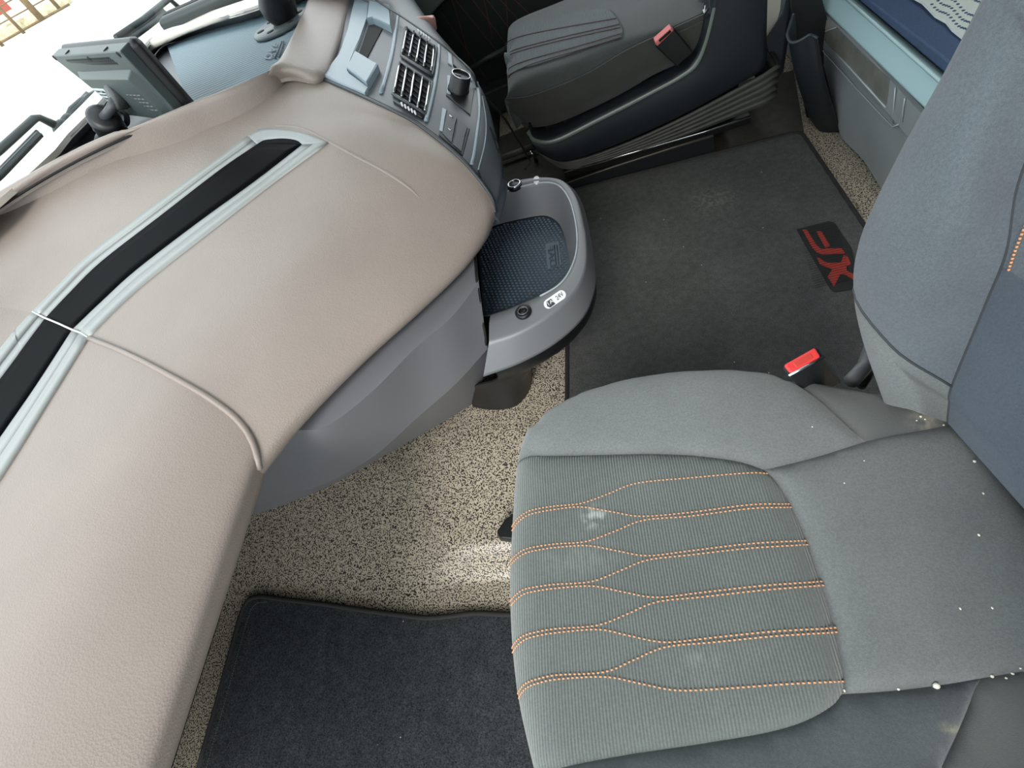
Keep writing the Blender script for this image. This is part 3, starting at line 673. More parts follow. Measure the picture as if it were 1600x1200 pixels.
# black pedestal under the tray
pb0 = pts([(735, 590, -.03), (750, 585, -.03), (770, 580, -.03), (795, 580, -.03), (815, 585, -.03), (822, 592, -.03), (828, 602, -.03), (826, 614, -.03), (820, 627, -.03), (806, 641, -.03), (785, 646, -.03), (762, 645, -.03), (742, 640, -.03)])
ped = [und, [p.lerp(W(q.x, q.y, p.z), .04) + W(0, 0, -.05) for p, q in zip(und, pb0)], [p.lerp(q, .5) for p, q in zip([p.lerp(W(q.x, q.y, p.z), .5) for p, q in zip(und, pb0)], pb0)], pb0]
PGr = up(ped, 4, 3)
mk('pedestal', flat(PGr), grid_faces(len(PGr), len(PGr[0])), BLACKP, tr, solid=.004)

# ================================================================== FLOOR MATS
fm = thing('floor_mat', 'charcoal carpet mat with red XF badge on the raised floor between the two seats', 'floor mat', (.3, 1.0, 0))
def rounded(P, r, k=5):
    out = []; n = len(P)
    for i in range(n):
        p = Vector(P[i]); a = Vector(P[i - 1]); b = Vector(P[(i + 1) % n]); da = (a - p).normalized(); db = (b - p).normalized()
        for t in range(k + 1):
            f = t / k; q0 = p + da * r * (1 - f); q1 = p + db * r * f; out.append((q0 * (1 - f) + q1 * f) if True else p)
    return out
c1, c2 = PZ(1250, 209, 0), PZ(893, 301, 0)
lx = PZ(874, 600, 0).x
mo = rounded([(c1.x, c1.y), (c2.x - .01, c2.y), (lx, .35), (c1.x, .35)], .03)
P2, F2, rl = fill_patch([tuple(p) for p in mo], .03)
dd = poly_dist(P2, rl)
mk('carpet', [W(a, b, .012 if d > .004 else .008) for (a, b), d in zip(P2, dd)], F2, CARPET, fm, solid=.01)
m = MB(); rp = [W(p[0], p[1], .008) for p in rl]; m.tube(rp, .0065, 6, cap=False); m.build('edge_binding', BIND, fm)
def on(u, v, z=.014): return PZ(u, v, z)
badge = [(1245, 358), (1296, 345), (1305, 349), (1331, 388), (1345, 450), (1305, 456), (1297, 450)]
bp = [on(*p) for p in badge]; nb = len(bp)
mk('badge', bp + [p - W(0, 0, .006) for p in bp], [tuple(range(nb))] + [(i, nb + i, nb + (i + 1) % nb, (i + 1) % nb) for i in range(nb)], PATCH, fm, smooth=False)
def zz(L): return [(1160 + a / 3.636, 300 + b / 3.636) for a, b in L]
def flatpoly(L, z, h, nm, mt, par):
    p = [on(u, v, z) for u, v in L]; k = len(p)
    return mk(nm, [q + W(0, 0, h) for q in p] + p, [tuple(range(k))] + [(i, k + i, k + (i + 1) % k, (i + 1) % k) for i in range(k)], mt, par, smooth=False)
flatpoly(zz([(340, 214), (365, 216), (418, 300), (445, 325), (480, 322), (565, 322), (582, 350), (455, 356), (425, 345), (395, 315)]), .014, .0012, 'badge_letter', XRED, fm)
flatpoly(zz([(420, 224), (448, 226), (498, 308), (470, 318)]), .0142, .0012, 'badge_letter', XRED, fm)
flatpoly(zz([(422, 372), (436, 376), (470, 400), (505, 405), (560, 400), (575, 358), (600, 372), (615, 410), (590, 425), (592, 448), (650, 478), (640, 505), (578, 468), (555, 470), (520, 538), (484, 482), (510, 440), (470, 425), (440, 410)]), .014, .0012, 'badge_letter', XRED, fm)
for k in range(26):
    a = Vector((1248 + 1.0 * k, 360 + 3.6 * k)); b = a + Vector((58, -14))
    m = MB()
    if k < 26: m.tube([on(a.x, a.y, .0153), on(b.x, b.y, .0153)], .0006, 4); m.build('badge_rib', PATCH, fm)

add_stain(CARPET, tuple(PZ(1112, 312, .012) - W(.3, 1.0, 0)), .10, .28, (150, 146, 136), nsc=90)
gm = thing('floor_mat', 'black carpet mat with stitched edge in the passenger footwell', 'floor mat', (-.6, -.1, FLO))
go = [(310, 1200), (345, 1075), (372, 975), (382, 947), (392, 936), (410, 932), (440, 936), (500, 943), (560, 952), (620, 960), (665, 965), (700, 963), (740, 958), (790, 960), (860, 962), (960, 970), (1040, 980)]
gz = FLO + .012
gp = [PZ(u, v, gz) for u, v in curve2(go, 4)]
gp2 = [(p.x, p.y) for p in gp] + [(-.22, -.5), (gp[0].x, -.5)]
P2, F2, rl = fill_patch(gp2, .025)
def gmz(a, b): return max(gz, floor_z(a, b) + .010)
mk('carpet', [W(a, b, gmz(a, b)) for (a, b) in P2], F2, CARPETN, gm, solid=.01)
m = MB(); m.tube([W(a, b, gmz(a, b)) for a, b in rl[:-1]], .006, 6); m.build('edge_binding', BIND, gm)
m = MB()
ls = arc_resample([PZ(u, v, gz + .004) for u, v in ((322, 1200), (356, 1080), (383, 980), (392, 952), (402, 942), (420, 940))], 150)
for k in range(0, 148, 2): m.tube([ls[k], ls[k + 1]], .0007, 4)
m.build('stitching', mat('grey_thread', (120, 116, 108), .8), gm, kind='stuff')

# ================================================================== PASSENGER SEAT
seat = thing('passenger_seat', 'near grey cloth passenger seat with orange stitching in the cushion', 'seat', (.1, .05, FLO))
ZB = .45
def base_h(x, y):
    z = ZB + .018 * smooth(.16, .30, y) + .018 * smooth(-.04, -.16, y) - .02 * smooth(.1, .34, x)
    return z
out_px = [(832, 672), (818, 703), (806, 760), (799, 830), (796, 900), (797, 970), (802, 1040), (812, 1110), (826, 1170), (840, 1220)]
out = [PZ(u, v, .415) for u, v in curve2(out_px, 4)]
out = [(p.x, p.y) for p in out]
far_px = [(832, 672), (848, 652), (870, 637), (900, 621), (930, 610), (965, 600), (1000, 593), (1060, 585), (1130, 581.5), (1180, 583), (1225, 588), (1300, 598), (1372, 607), (1430, 615)]
far = [PZ(u, v, .43) for u, v in curve2(far_px, 4)]; far = [(p.x, p.y) for p in far]
xb = .36; ylow = -.235
f_end = out[-1]
ring_all = list(reversed(out)) + far[1:] + [(xb + .03, far[-1][1] - .02), (xb + .05, ylow + .02), (.2, ylow - .01), (0, ylow - .005), (-.10, ylow + .005), (f_end[0] + .02, ylow + .03)]
ring_all.append(ring_all[0])
hard = list(reversed(out)) + far[1:]          # visible rounded border
def h_arr(xy, rims=True):
    z = np.array([base_h(a, b) for a, b in xy])
    d = poly_dist(xy, ring_all); r = .05
    ins = inside(xy, ring_all)
    d = np.where(ins, d, 0)
    t = np.clip(1 - d / r, 0, 1); z -= .040 * (1 - np.sqrt(1 - t ** 2 * .999))
    return z
def up_px(L):          # find where seam lines lie on the cushion top
    z = np.full(len(L), ZB)
    for _ in range(10):
        P = [PZ(u, v, zz_) for (u, v), zz_ in zip(L, z)]; xy = np.array([(p.x, p.y) for p in P]); z = .5 * z + .5 * h_arr(xy)
    return [tuple(p) for p in xy]
S1a = up_px(curve2([(815, 713), (828, 709), (850, 709), (900, 708.5), (1000, 706), (1060, 707), (1110, 711), (1160, 719), (1195, 731)], 4))
S1b = up_px(curve2([(1195, 731), (1213, 748), (1232, 778), (1255, 825), (1278, 890), (1300, 960), (1315, 1025), (1322, 1068), (1319, 1085)], 4))
S1c = up_px(curve2([(1319, 1085), (1303, 1104), (1260, 1128), (1200, 1146), (1100, 1163), (950, 1186), (826, 1212)], 4))
S2a = up_px(curve2([(1195, 731), (1250, 718), (1300, 704), (1355, 686)], 4))
S2b = up_px(curve2([(1355, 686), (1400, 676), (1440, 669), (1485, 660), (1530, 650)], 4))
S3 = up_px(curve2([(1222, 588), (1250, 598), (1285, 622), (1320, 654), (1355, 686)], 4))
S4 = up_px(curve2([(1319, 1085), (1400, 1080), (1480, 1070), (1540, 1060), (1605, 1049)], 4))
S5 = up_px(curve2([(1536, 1061), (1512, 1125), (1478, 1200)], 4))
def near_i(L, p): return min(range(len(L)), key=lambda i: (L[i][0] - p[0]) ** 2 + (L[i][1] - p[1]) ** 2)
o_top = near_i(out, S1a[0]); o_bot = near_i(out, S1c[-1]); fi = near_i(far, S3[0])
S3 = [far[fi]] + S3[1:]; S1a = [out[o_top]] + S1a[1:]; S1c = S1c[:-1] + [out[o_bot]]
backr = (xb, S2b[-1][1])
P_ring = S1a + S1b[1:] + S1c[1:] + list(reversed(out[o_top + 1:o_bot]))
F_ring = list(reversed(out[:o_top + 1])) + far[1:fi + 1] + S3[1:] + list(reversed(S2a))[1:] + list(reversed(S1a))[1:-1]
FR_ring = far[fi:] + [(xb + .03, far[-1][1] - .02), (xb + .03, S2b[-1][1])] + list(reversed(S2b)) + list(reversed(S3))[1:-1]
R_ring = S1b + S4[1:] + [(xb + .03, S4[-1][1] - .02), (xb + .03, S2b[-1][1])] + list(reversed(S2b)) + list(reversed(S2a))[1:-1]
i5 = near_i(S4, S5[0])
NF_ring = S4[:i5 + 1] + S5[1:] + [(S5[-1][0] - .01, ylow - .01), (0, ylow - .005), (-.10, ylow + .005), (f_end[0] + .02, ylow + .03), out[-1]] + list(reversed(out[o_bot:-1])) + list(reversed(S1c))[1:-1]
NR_ring = S4[i5:] + [(xb + .03, S4[-1][1] - .02), (xb + .05, ylow + .02), (S5[-1][0] - .01, ylow - .01)] + list(reversed(S5))[:-1]
SV = []; SF = []
def seatpatch(ring, mt, nm, step=.009, lift=0., label=None):
    xy, F, rl = fill_patch(ring, step)
    z = h_arr(xy); dn = poly_dist(xy, rl); dout = poly_dist(xy, ring_all)
    seam = np.where(dout < .004, 0, np.exp(-dn / .007)); z = z - .007 * seam + lift * (1 - np.exp(-dn / .03))
    V = [W(a, b, c) for (a, b), c in zip(xy, z)]
    SF.extend(tuple(i + len(SV) for i in q) for q in F); SV.extend(V)
    # skirt
    cnt = {}
    for q in F:
        for a, b in zip(q, q[1:] + q[:1]): cnt[(min(a, b), max(a, b))] = cnt.get((min(a, b), max(a, b)), 0) + 1
    V2 = list(V); F2 = list(F); mp = {}
    cx = W(.08, .05, 0)
    for q in F:
        for a, b in zip(q, q[1:] + q[:1]):
            if cnt[(min(a, b), max(a, b))] == 1:
                for i in (a, b):
                    if i not in mp:
                        outer = dout[i] < .004; mp[i] = len(V2); v = V[i]
                        V2.append(v + (W((cx.x - v.x) * .12, (cx.y - v.y) * .12, -.10) if outer else W(0, 0, -.02)))
                F2.append((b, a, mp[a], mp[b]))
    return mk(nm, V2, F2, mt, seat, label=label)
seatpatch(P_ring, FABR, 'seat_insert', .008, .006, 'ribbed cushion panel with orange stitch lines')
seatpatch(F_ring, FAB, 'cushion_bolster', .01, .006, 'bolster on the side of the floor mat')
seatpatch(FR_ring, FABD, 'cushion_corner', .01, .002, 'smooth dark cloth at the rear corner')
seatpatch(R_ring, FAB, 'cushion_rear', .01, .004, 'plain grey cloth behind the ribbed panel')
seatpatch(NF_ring, FABN, 'cushion_bolster', .01, .006, 'darker bolster on the door side')
seatpatch(NR_ring, FABD, 'cushion_corner', .01, .002)
SEATS = Surf(SV, SF)
# stitch lines on the insert
def zs(L): return [(740 + a * .375, 650 + b * .375) for a, b in L]
lines = []
topl = [([(160, 462), (180, 432), (210, 405), (250, 390), (330, 375), (450, 364)], [(450, 364), (560, 325), (680, 280)], [(680, 280), (900, 258), (1140, 238), (1240, 241)])]
L1 = [
 [(160, 462), (185, 428), (220, 402), (260, 388), (340, 375), (450, 364), (560, 325), (680, 280), (900, 258), (1140, 238), (1240, 241)],
 [(162, 478), (188, 442), (222, 416), (262, 403), (340, 389), (450, 379), (580, 400), (700, 418), (900, 402), (1150, 370), (1330, 365)],
 [(156, 603), (180, 578), (215, 556), (260, 545), (340, 533), (470, 523), (590, 480), (710, 434), (900, 418), (1150, 386), (1338, 379)],
 [(158, 619), (183, 593), (218, 571), (262, 560), (340, 548), (475, 540), (600, 562), (725, 582), (900, 562), (1150, 532), (1398, 517)],
 [(154, 772), (178, 745), (212, 722), (260, 712), (340, 701), (490, 690), (610, 645), (725, 600), (900, 579), (1150, 551), (1406, 534)],
 [(158, 790), (182, 762), (216, 740), (262, 729), (340, 718), (492, 708), (620, 732), (760, 755), (950, 735), (1200, 707), (1470, 687)],
 [(160, 968), (182, 936), (215, 913), (262, 900), (340, 886), (515, 872), (640, 825), (765, 774), (950, 754), (1200, 726), (1478, 703)],
 [(164, 986), (186, 954), (218, 930), (264, 916), (340, 903), (520, 889), (650, 915), (800, 942), (1000, 922), (1250, 897), (1528, 880)],
 [(183, 1160), (200, 1132), (225, 1110), (270, 1094), (350, 1078), (545, 1066), (670, 1015), (800, 962), (1000, 942), (1250, 917), (1533, 898)],
 [(187, 1180), (205, 1150), (230, 1127), (272, 1112), (350, 1096), (550, 1086), (700, 1115), (850, 1142), (1050, 1134), (1300, 1116), (1555, 1102)]]
for L in L1:
    hp = [SEATS.hit(u, v) for u, v in curve2(zs(L[:-1] + [(L[-1][0] - 16, L[-1][1] + (2 if L[-1][1] < L[-2][1] else 0))]), 5)]
    line = arc_resample([p + n * .0008 for p, n in hp], 2 * 74)
    m = MB()
    for k in range(0, len(line) - 1, 2): m.tube([line[k], line[k + 1]], .00085, 5)
    m.build('stitching', THREAD, seat, kind='stuff')
sb_ = BASE[seat.name]
for (u, v, r, a, c, mt_, sq) in ((930, 808, .026, .45, (200, 208, 206), FABR, (1, .8, 1)), (1100, 1030, .02, .14, (180, 186, 184), FABR, (1.4, .6, 1)), (905, 870, .05, .12, (160, 168, 166), FABR, (1.6, .6, 1)), (1487, 1137, .014, .5, (178, 176, 140), FABN, (1.5, .5, 1)), (1570, 690, .06, .35, (150, 146, 130), FAB, (.5, 1.5, 1)), (1450, 655, .03, .5, (160, 154, 136), FABD, (1, 1, 1))):
    add_stain(mt_, tuple(SEATS.hit(u, v)[0] - sb_), r, a, c, sq, 90)
# pan and pedestal below the cushion
m = MB(); m.box((-.12, -.2, .27), (.4, .27, .36)); m.build('seat_pan', BLACKP, seat, bevel=.02)
m = MB(); m.box((-.02, -.16, -.1), (.36, .2, .28)); m.build('seat_pedestal', BLACKM, seat, bevel=.02)
ft = [PZ(u, v, -.03) for u, v in ((776, 836), (790, 815), (830, 800), (860, 850), (800, 848), (782, 846))]
mk('seat_foot', ft + [p + W(.01, 0, .03) for p in ft], [tuple(range(6))[::-1], tuple(range(6, 12))] + [(i, (i + 1) % 6, 6 + (i + 1) % 6, 6 + i) for i in range(6)], BLACKP, seat, bevel=.004)
# backrest
sil = [((1385, 625), .275), ((1350, 520), .315), ((1338, 440), .345), ((1345, 370), .36), ((1400, 250), .375), ((1480, 110), .385), ((1540, 0), .395), ((1590, -95), .40)]
midp = [((1432, 643), .30), ((1412, 588), .285), ((1392, 540), .272), ((1430, 440), .262), ((1480, 310), .262), ((1535, 175), .272), ((1585, 50), .282), ((1630, -60), .29)]
sea = [((1480, 660), .335), ((1483, 632), .33), ((1487, 604), .328), ((1540, 475), .32), ((1572, 395), .312), ((1590, 290), .308), ((1640, 170), .308), ((1690, 60), .31)]
c1 = [PY(*p, y) for p, y in sil]; c3 = [PX(*p, x) for p, x in sea]; c2 = [PX(*p, x) for p, x in midp]
for c in (c1, c2, c3): c += [c[-1] + W(.02, 0, .16), c[-1] + W(.045, -.012, .27), c[-1] + W(.09, -.03, .30)]
c0 = [p + W(.10, .005, -.0) for p in c1]; c00 = [p + W(.17, -.06, 0) for p in c1]
cc = [W(.355, .09, p.z + .01) for p in c3]; cm = [W(.36, 0, p.z + .02) for p in c3]; cn = [W(.345, -.12, p.z) for p in c3]; co = [W(.27, -.20, p.z) for p in c2]; cq = [W(.33, -.28, p.z) for p in c2]; cq2 = [W(.45, -.24, p.z) for p in c2]
def part_grid(colsL, r0, r1, mt, nm, label=None, off=-1):
    g = up([list(r) for r in zip(*colsL)], 8, 6)
    a = int(r0 * 8); b = int(r1 * 8) + 1
    g = g[a:b]
    V = flat(g); F = grid_faces(len(g), len(g[0]))
    mk(nm, V, F, mt, seat, solid=.015, off=off, label=label); return V, F
part_grid([c00, c0, c1, c2, c3], 0, 2, FAB, 'back_bolster', 'smooth lower piece of the side bolster', off=1)
BV, BF = part_grid([c00, c0, c1, c2, c3], 2, 10, FABB, 'back_bolster', 'large knitted side bolster facing the cab', off=1)
CVb, CFb = part_grid([c3, cc, cm, cn], 0, 3.75, FABBD, 'back_panel', 'lower centre panel of the backrest')
DVb, DFb = part_grid([c3, cc, cm, cn], 3.75, 10, FABB, 'back_panel', 'upper centre panel of the backrest')
part_grid([cn, co, cq, cq2], 0, 10, FABB, 'back_bolster', 'bolster on the door side')
m = MB(); m.box((.42, -.26, .3), (.52, .36, 1.05)); m.build('back_shell', BLACKP, seat, bevel=.03)
BSF = Surf(DVb, DFb)
SEAMM = mat('seam_cloth', (58, 62, 66), .9)
nc_ = 4 * 6 + 1
toC = lambda p, d=.0006: p + (CAMP - p).normalized() * d
m = MB(); m.tube([toC(p) for p in BV[11:nc_]], .0013, 6); m.build('seam', SEAMM, seat)
full = up([list(r) for r in zip(c2, c3)], 8, 1)
m = MB(); m.tube([toC(r[1], -.0004) for r in full], .0014, 6); m.build('seam', SEAMM, seat)
hp = [BSF.hit(u, v) for u, v in curve2([(1578, 422), (1586, 398), (1596, 372), (1605, 350)], 4)]
line = arc_resample([p + n * .001 for p, n in hp], 24); m = MB()
for k in range(0, 23, 2): m.tube([line[k], line[k + 1]], .001, 5)
m.build('stitching', THREAD, seat, kind='stuff')
# belt buckle of the near seat
bb = [PZ(u, v, .50) for u, v in ((1219, 572), (1276, 540), (1287, 558), (1232, 588))]
bd = PZ(1310, 600, .40) - PZ(1280, 560, .50)
bl = [p + bd for p in bb]
bu = mk('belt_buckle', bl + bb, [(3, 2, 1, 0), (4, 5, 6, 7), (0, 1, 5, 4), (1, 2, 6, 5), (2, 3, 7, 6), (3, 0, 4, 7)], BLACKP, seat, bevel=.004)
nb = (bb[1] - bb[0]).cross(bb[3] - bb[0]).normalized(); nb = nb if nb.z > 0 else -nb
cb = sum(bb, Vector()) / 4
bt = [cb + (p - cb) * .86 for p in bb]
mk('release_button', [p - nb * .003 for p in bt] + [p + nb * .003 for p in bt], [(3, 2, 1, 0), (4, 5, 6, 7), (0, 1, 5, 4), (1, 2, 6, 5), (2, 3, 7, 6), (3, 0, 4, 7)], RED, bu, bevel=.003, label='red release button')
bi = [cb + (p - cb) * .5 + (bb[3] - bb[0]) * .06 for p in bb]
mk('button_recess', [p + nb * .001 for p in bi] + [p + nb * .0036 for p in bi], [(3, 2, 1, 0), (4, 5, 6, 7), (0, 1, 5, 4), (1, 2, 6, 5), (2, 3, 7, 6), (3, 0, 4, 7)], mat('button_shade', (200, 66, 60), .4), bu, bevel=.002)
m = MB(); m.tube([bb[3] + nb * .001, bb[2] + nb * .001], .0016, 6); m.build('chrome_edge', CHROME, bu)
m = MB(); m.tube([PZ(1330, 596, .38), PZ(1352, 572, .37), PZ(1364, 540, .37)], .010, 8); m.build('recliner_bar', GREYP, seat)
m = MB(); m.tube([PZ(1345, 604, .36), PZ(1362, 580, .36)], .006, 8); m.build('recliner_rod', BLACKP, seat)

# crumbs on the cushion
cr_px = [(1461, 1070, 2.6), (1403, 1076, 1.2), (1319, 1079, 1.0), (1549, 1056, 1.3), (1582, 1053, 1.0), (1572, 1060, .8), (1522, 721, 1.3), (1529, 836, 1.0), (1388, 631, 1.2), (1438, 651, 1.1), (1445, 655, .8), (1474, 664, .9), (1432, 657, .7), (1536, 771, .8), (1319, 755, .7), (1350, 720, .6), (1594, 1044, .7), (1500, 951, .8), (1550, 950, .8), (1269, 667, .7)]
for k, (u, v, r) in enumerate(cr_px):
    p, n = SEATS.hit(u, v); rr_ = r * .0011 * (p - CAMP).length / .6
    m = MB(); m.lathe(p, n, [(rr_ * .6, -.0002), (rr_, rr_ * .4), (rr_ * .7, rr_), (rr_ * .1, rr_ * 1.2)], 7, sx=1.0 + random.random() * .5)
    o = m.build('crumb', WHITE)
    where = 'on the door-side seam of the passenger seat cushion' if v > 1040 else ('in the rear corner beside the passenger backrest bolster' if u < 1480 and v < 670 and u > 1380 else ('close to the passenger backrest along the rear cushion edge' if u > 1515 and v < 840 else 'scattered on the plain grey rear of the passenger cushion'))
    tag(o, 'largest white crumb on the door-side seam of the passenger seat cushion' if k == 0 else 'tiny white crumb ' + where, 'crumb', None if k == 0 else 'crumbs ' + where)

# ================================================================== DRIVER SEAT
ds = thing('driver_seat', 'far dark cloth seat with black side panel and ribbed bellows base beyond the floor mat', 'seat', (.15, 1.75, 0))
def Q(L, y): return [PY(u, v, y) for u, v in L]
def z3(L): return [(740 + a / 3.2, b / 3.2) for a, b in L]
# cushion top as profile across: near edge -> far edge
ne = Q([(797, 137), (822, 121), (896, 94), (971, 62), (1075, 28), (1130, 5)], 1.55)     # upper seam, near side
sl = Q([(793, 153), (834, 147), (912, 116), (977, 78), (1040, 48), (1100, 20)], 1.535)
lo = Q([(799, 170), (836, 176), (915, 150), (985, 112), (1050, 80), (1110, 50)], 1.53)
bo = Q([(821, 197), (871, 188), (959, 148), (1021, 112), (1070, 90), (1120, 65)], 1.55)
zt = [p.z for p in ne]
far1 = [W(p.x, 1.66, p.z + .012) for p in ne]; far2 = [W(p.x, 1.80, p.z + .012) for p in ne]; far3 = [W(p.x, 1.95, p.z + .012) for p in ne]; far4 = [W(p.x, 2.05, p.z - .01) for p in ne]; far5 = [W(p.x, 2.07, p.z - .12) for p in ne]
g = up([list(r) for r in zip(*[bo, lo, sl])], 6, 5)
fr0 = [g[0][k] + W(-.0, .0, 0) for k in range(len(g[0]))]
mk('cushion_side', flat(g), grid_faces(len(g), len(g[0])), FSIDE, ds, solid=.02, off=0)
def frontround(cols):
    # add a rounded front row
    first = [c[0] for c in cols]
    r1 = [p + W(-.012, .004, -.03) for p in first]; r2 = [p + W(.0, .0, -.10) for p in first]
    return [[r2[i], r1[i]] + list(c) for i, c in enumerate(cols)]
gt = up([list(r) for r in zip(*frontround([sl, ne, far1, far2, far3, far4, far5]))], 6, 5)
TV = flat(gt); TF = grid_faces(len(gt), len(gt[0]))
mk('cushion_top', TV, TF, FSEAT, ds, solid=.02, off=-1)
DT = Surf(TV, TF)
ins = z3([(170, 415), (190, 372), (300, 335), (500, 270), (740, 195), (745, 160), (710, 90), (680, 60), (640, 50), (480, 72), (300, 116), (210, 158), (172, 220), (160, 320)])
hi = [DT.hit(u, v) for u, v in ins]
hc = [p + n * .004 for p, n in hi]
iv, jf, rl = fill_patch([(p.x, p.y) for p in hc], .03)
def dtz(x, y):
    q, n, i, d = DT.b.ray_cast(W(x, y, 2), W(0, 0, -1)); return q.z if q else DT.b.find_nearest(W(x, y, .5))[0].z
mk('seat_insert', [W(a, b, dtz(a, b) + .005) for a, b in iv], jf, FSEATR, ds, solid=.006)
for L in ([(150, 400), (300, 330), (520, 265), (735, 200)], [(150, 370), (250, 320), (500, 250), (740, 180)], [(145, 300), (250, 262), (480, 205), (735, 150)], [(145, 285), (250, 248), (480, 190), (730, 135)], [(145, 230), (250, 190), (450, 150), (715, 105)]):
    hp = [DT.hit(u, v) for u, v in curve2(z3(L), 5)]; m = MB(); m.tube([p + n * .007 for p, n in hp], .0012, 5); m.build('stitching', DKRED, ds)
m = MB(); m.tube([p + W(0, -.001, .0) for p in curve(sl, 6)], .003, 6); m.build('piping', SEAMM, ds)
# side panel
lt = Q([(828, 199), (836, 212), (865, 214), (927, 184), (1021, 136), (1060, 114), (1083, 95), (1098, 60), (1112, 0), (1120, -40)], 1.50)
lt2 = Q([(822, 207), (834, 221), (868, 222), (932, 191), (1026, 142), (1066, 120), (1090, 100), (1106, 60), (1120, 0), (1130, -40)], 1.49)
pb = Q([(832, 222), (842, 236), (881, 250), (959, 226), (1052, 185), (1100, 160), (1146, 134), (1193, 103), (1196, 50), (1198, -40)], 1.495)
lt0 = [p + W(0, .05, .0) for p in lt]
cl = [curve(r, 5) for r in (lt0, lt, lt2, pb)]
sg = [cl[0], cl[1], [a.lerp(b, .5) + W(0, -.006, .002) for a, b in zip(cl[1], cl[2])], cl[2]] + [[a.lerp(b, t) + W(0, -.008 * math.sin(math.pi * t), 0) for a, b in zip(cl[2], cl[3])] for t in (.1, .35, .65, .9)] + [cl[3], [p + W(0, .05, -.01) for p in cl[3]]]
mk('side_panel', flat(sg), grid_faces(len(sg), len(sg[0])), mat('black_side_panel', (27, 32, 37), .42, var=(12, .1, 3)), ds, solid=.006, off=0)
ed = [cl[1], [a.lerp(b, .5) + W(0, -.010, .002) for a, b in zip(cl[1], cl[2])], [p + W(0, -.003, 0) for p in cl[2]]]
ed = [[p for p in r[:-6]] for r in ed]
mk('panel_edge', flat(ed), grid_faces(3, len(ed[0])), mat('panel_edge_lit', (108, 118, 112), .3), ds, solid=.003, off=0)  # edge colour raised to show the brighter light on it
SP = Surf(flat(sg), grid_faces(len(sg), len(sg[0])))
pp = plate(SP, [(1103, 4), (1110, 0), (1112, 22), (1106, 31), (1098, 28)], BLACKP, 'seat_switch', ds, -.003, .004, .001)
h = [SP.hit(u, v) for u, v in ((1105, 8), (1104, 20), (1108, 14), (1104, 20), (1102, 15))]
m = MB(); m.tube([p + n * .0055 for p, n in h], .0018, 5); m.build('switch_arrow', LABEL, pp)
# buckle on the driver seat
bb = Q([(1023, 69), (1048, 43), (1053, 46), (1030, 72)], 1.50); bb2 = Q([(1023, 69), (1048, 43), (1053, 46), (1030, 72)], 1.50)
bq = Q([(1023, 72), (1053, 45), (1083, 82), (1058, 105)], 1.49)
bk = [p + W(0, .03, 0) for p in bq]
bu = mk('belt_buckle', bk + bq, [(3, 2, 1, 0), (4, 5, 6, 7), (0, 1, 5, 4), (1, 2, 6, 5), (2, 3, 7, 6), (3, 0, 4, 7)], BLACKP, ds, bevel=.004)
rb = Q([(1023, 66), (1049, 43), (1053, 48), (1027, 73)], 1.485); rk = [p + W(0, .03, .0) for p in rb]
mk('release_button', rk + rb, [(3, 2, 1, 0), (4, 5, 6, 7), (0, 1, 5, 4), (1, 2, 6, 5), (2, 3, 7, 6), (3, 0, 4, 7)], REDF, bu, bevel=.003, label='faded red release button')
rb = Q([(1029, 63), (1047, 47), (1049, 50), (1031, 66)], 1.483); rk = [p + W(0, .01, .0) for p in rb]
mk('button_slot', rk + rb, [(3, 2, 1, 0), (4, 5, 6, 7), (0, 1, 5, 4), (1, 2, 6, 5), (2, 3, 7, 6), (3, 0, 4, 7)], BLACKM, bu)
# bellows: stacked folds
top_b = Q([(848, 240), (884, 252), (962, 228), (1055, 187), (1150, 137), (1204, 106)], 1.505)
bot_b = Q([(862, 252), (890, 262), (960, 247), (1060, 214), (1160, 175), (1198, 160)], 1.51)
nf = 5
fo = []
for k in range(nf * 4 + 1):
    t = k / (nf * 4); o = -.012 * math.sin(2 * math.pi * t * nf) - .004
    r = [a.lerp(b, t) + W(0, o, 0) for a, b in zip(top_b, bot_b)]
    r = [r[0] + W(-.015, .25, 0), r[0] + W(-.02, .05, 0)] + r + [r[-1] + W(.02 - o, .05, 0), r[-1] + W(.02 - o, .3, 0)]
    fo.append(curve(r, 4))
mk('bellows', flat(fo), grid_faces(len(fo), len(fo[0])), BELL, ds, solid=.004)
# backrest of the driver seat (only its lower part is in view)
m = MB(); bx = [(.36, 1.58, .40), (.56, 1.58, .30), (.56, 2.05, .30), (.36, 2.05, .40), (.46, 1.58, 1.0), (.60, 1.58, 1.0), (.60, 2.05, 1.0), (.46, 2.05, 1.0)]
m.box8(bx); m.build('backrest', FSEAT, ds, bevel=.04, bseg=4)
m = MB(); m.box((-.05, 1.56, .06), (.5, 2.0, .26)); m.build('suspension_box', BLACKM, ds, smooth=False)
# floor rails in front of the driver seat
def railbar(L, y, th, mt, nm):
    a = Q(L, y); V = [];
    for p in a: V += [p, p + W(0, .03, 0), p + W(0, .03, -th), p + W(0, 0, -th)]
    F = []
    for i in range(len(a) - 1):
        for k in range(4): F.append((4 * i + k, 4 * i + (k + 1) % 4, 4 * i + 4 + (k + 1) % 4, 4 * i + 4 + k))
    F += [(3, 2, 1, 0), tuple(4 * (len(a) - 1) + k for k in range(4))]
    return mk(nm, V, F, mt, ds, smooth=False, bevel=.002)
RAILM = mat('dark_steel_rail', (38, 37, 36), .3, .6)
railbar([(881, 270), (1000, 236), (1100, 207), (1174, 182)], 1.50, .022, RAILM, 'seat_rail')
railbar([(878, 288), (960, 261), (1050, 232), (1116, 212)], 1.485, .05, BLACKP, 'seat_rail')
m = MB(); m.tube(Q([(882, 269), (1000, 235), (1100, 206), (1172, 181)], 1.497), .0025, 6); m.build('rail_edge', CHROME, ds)
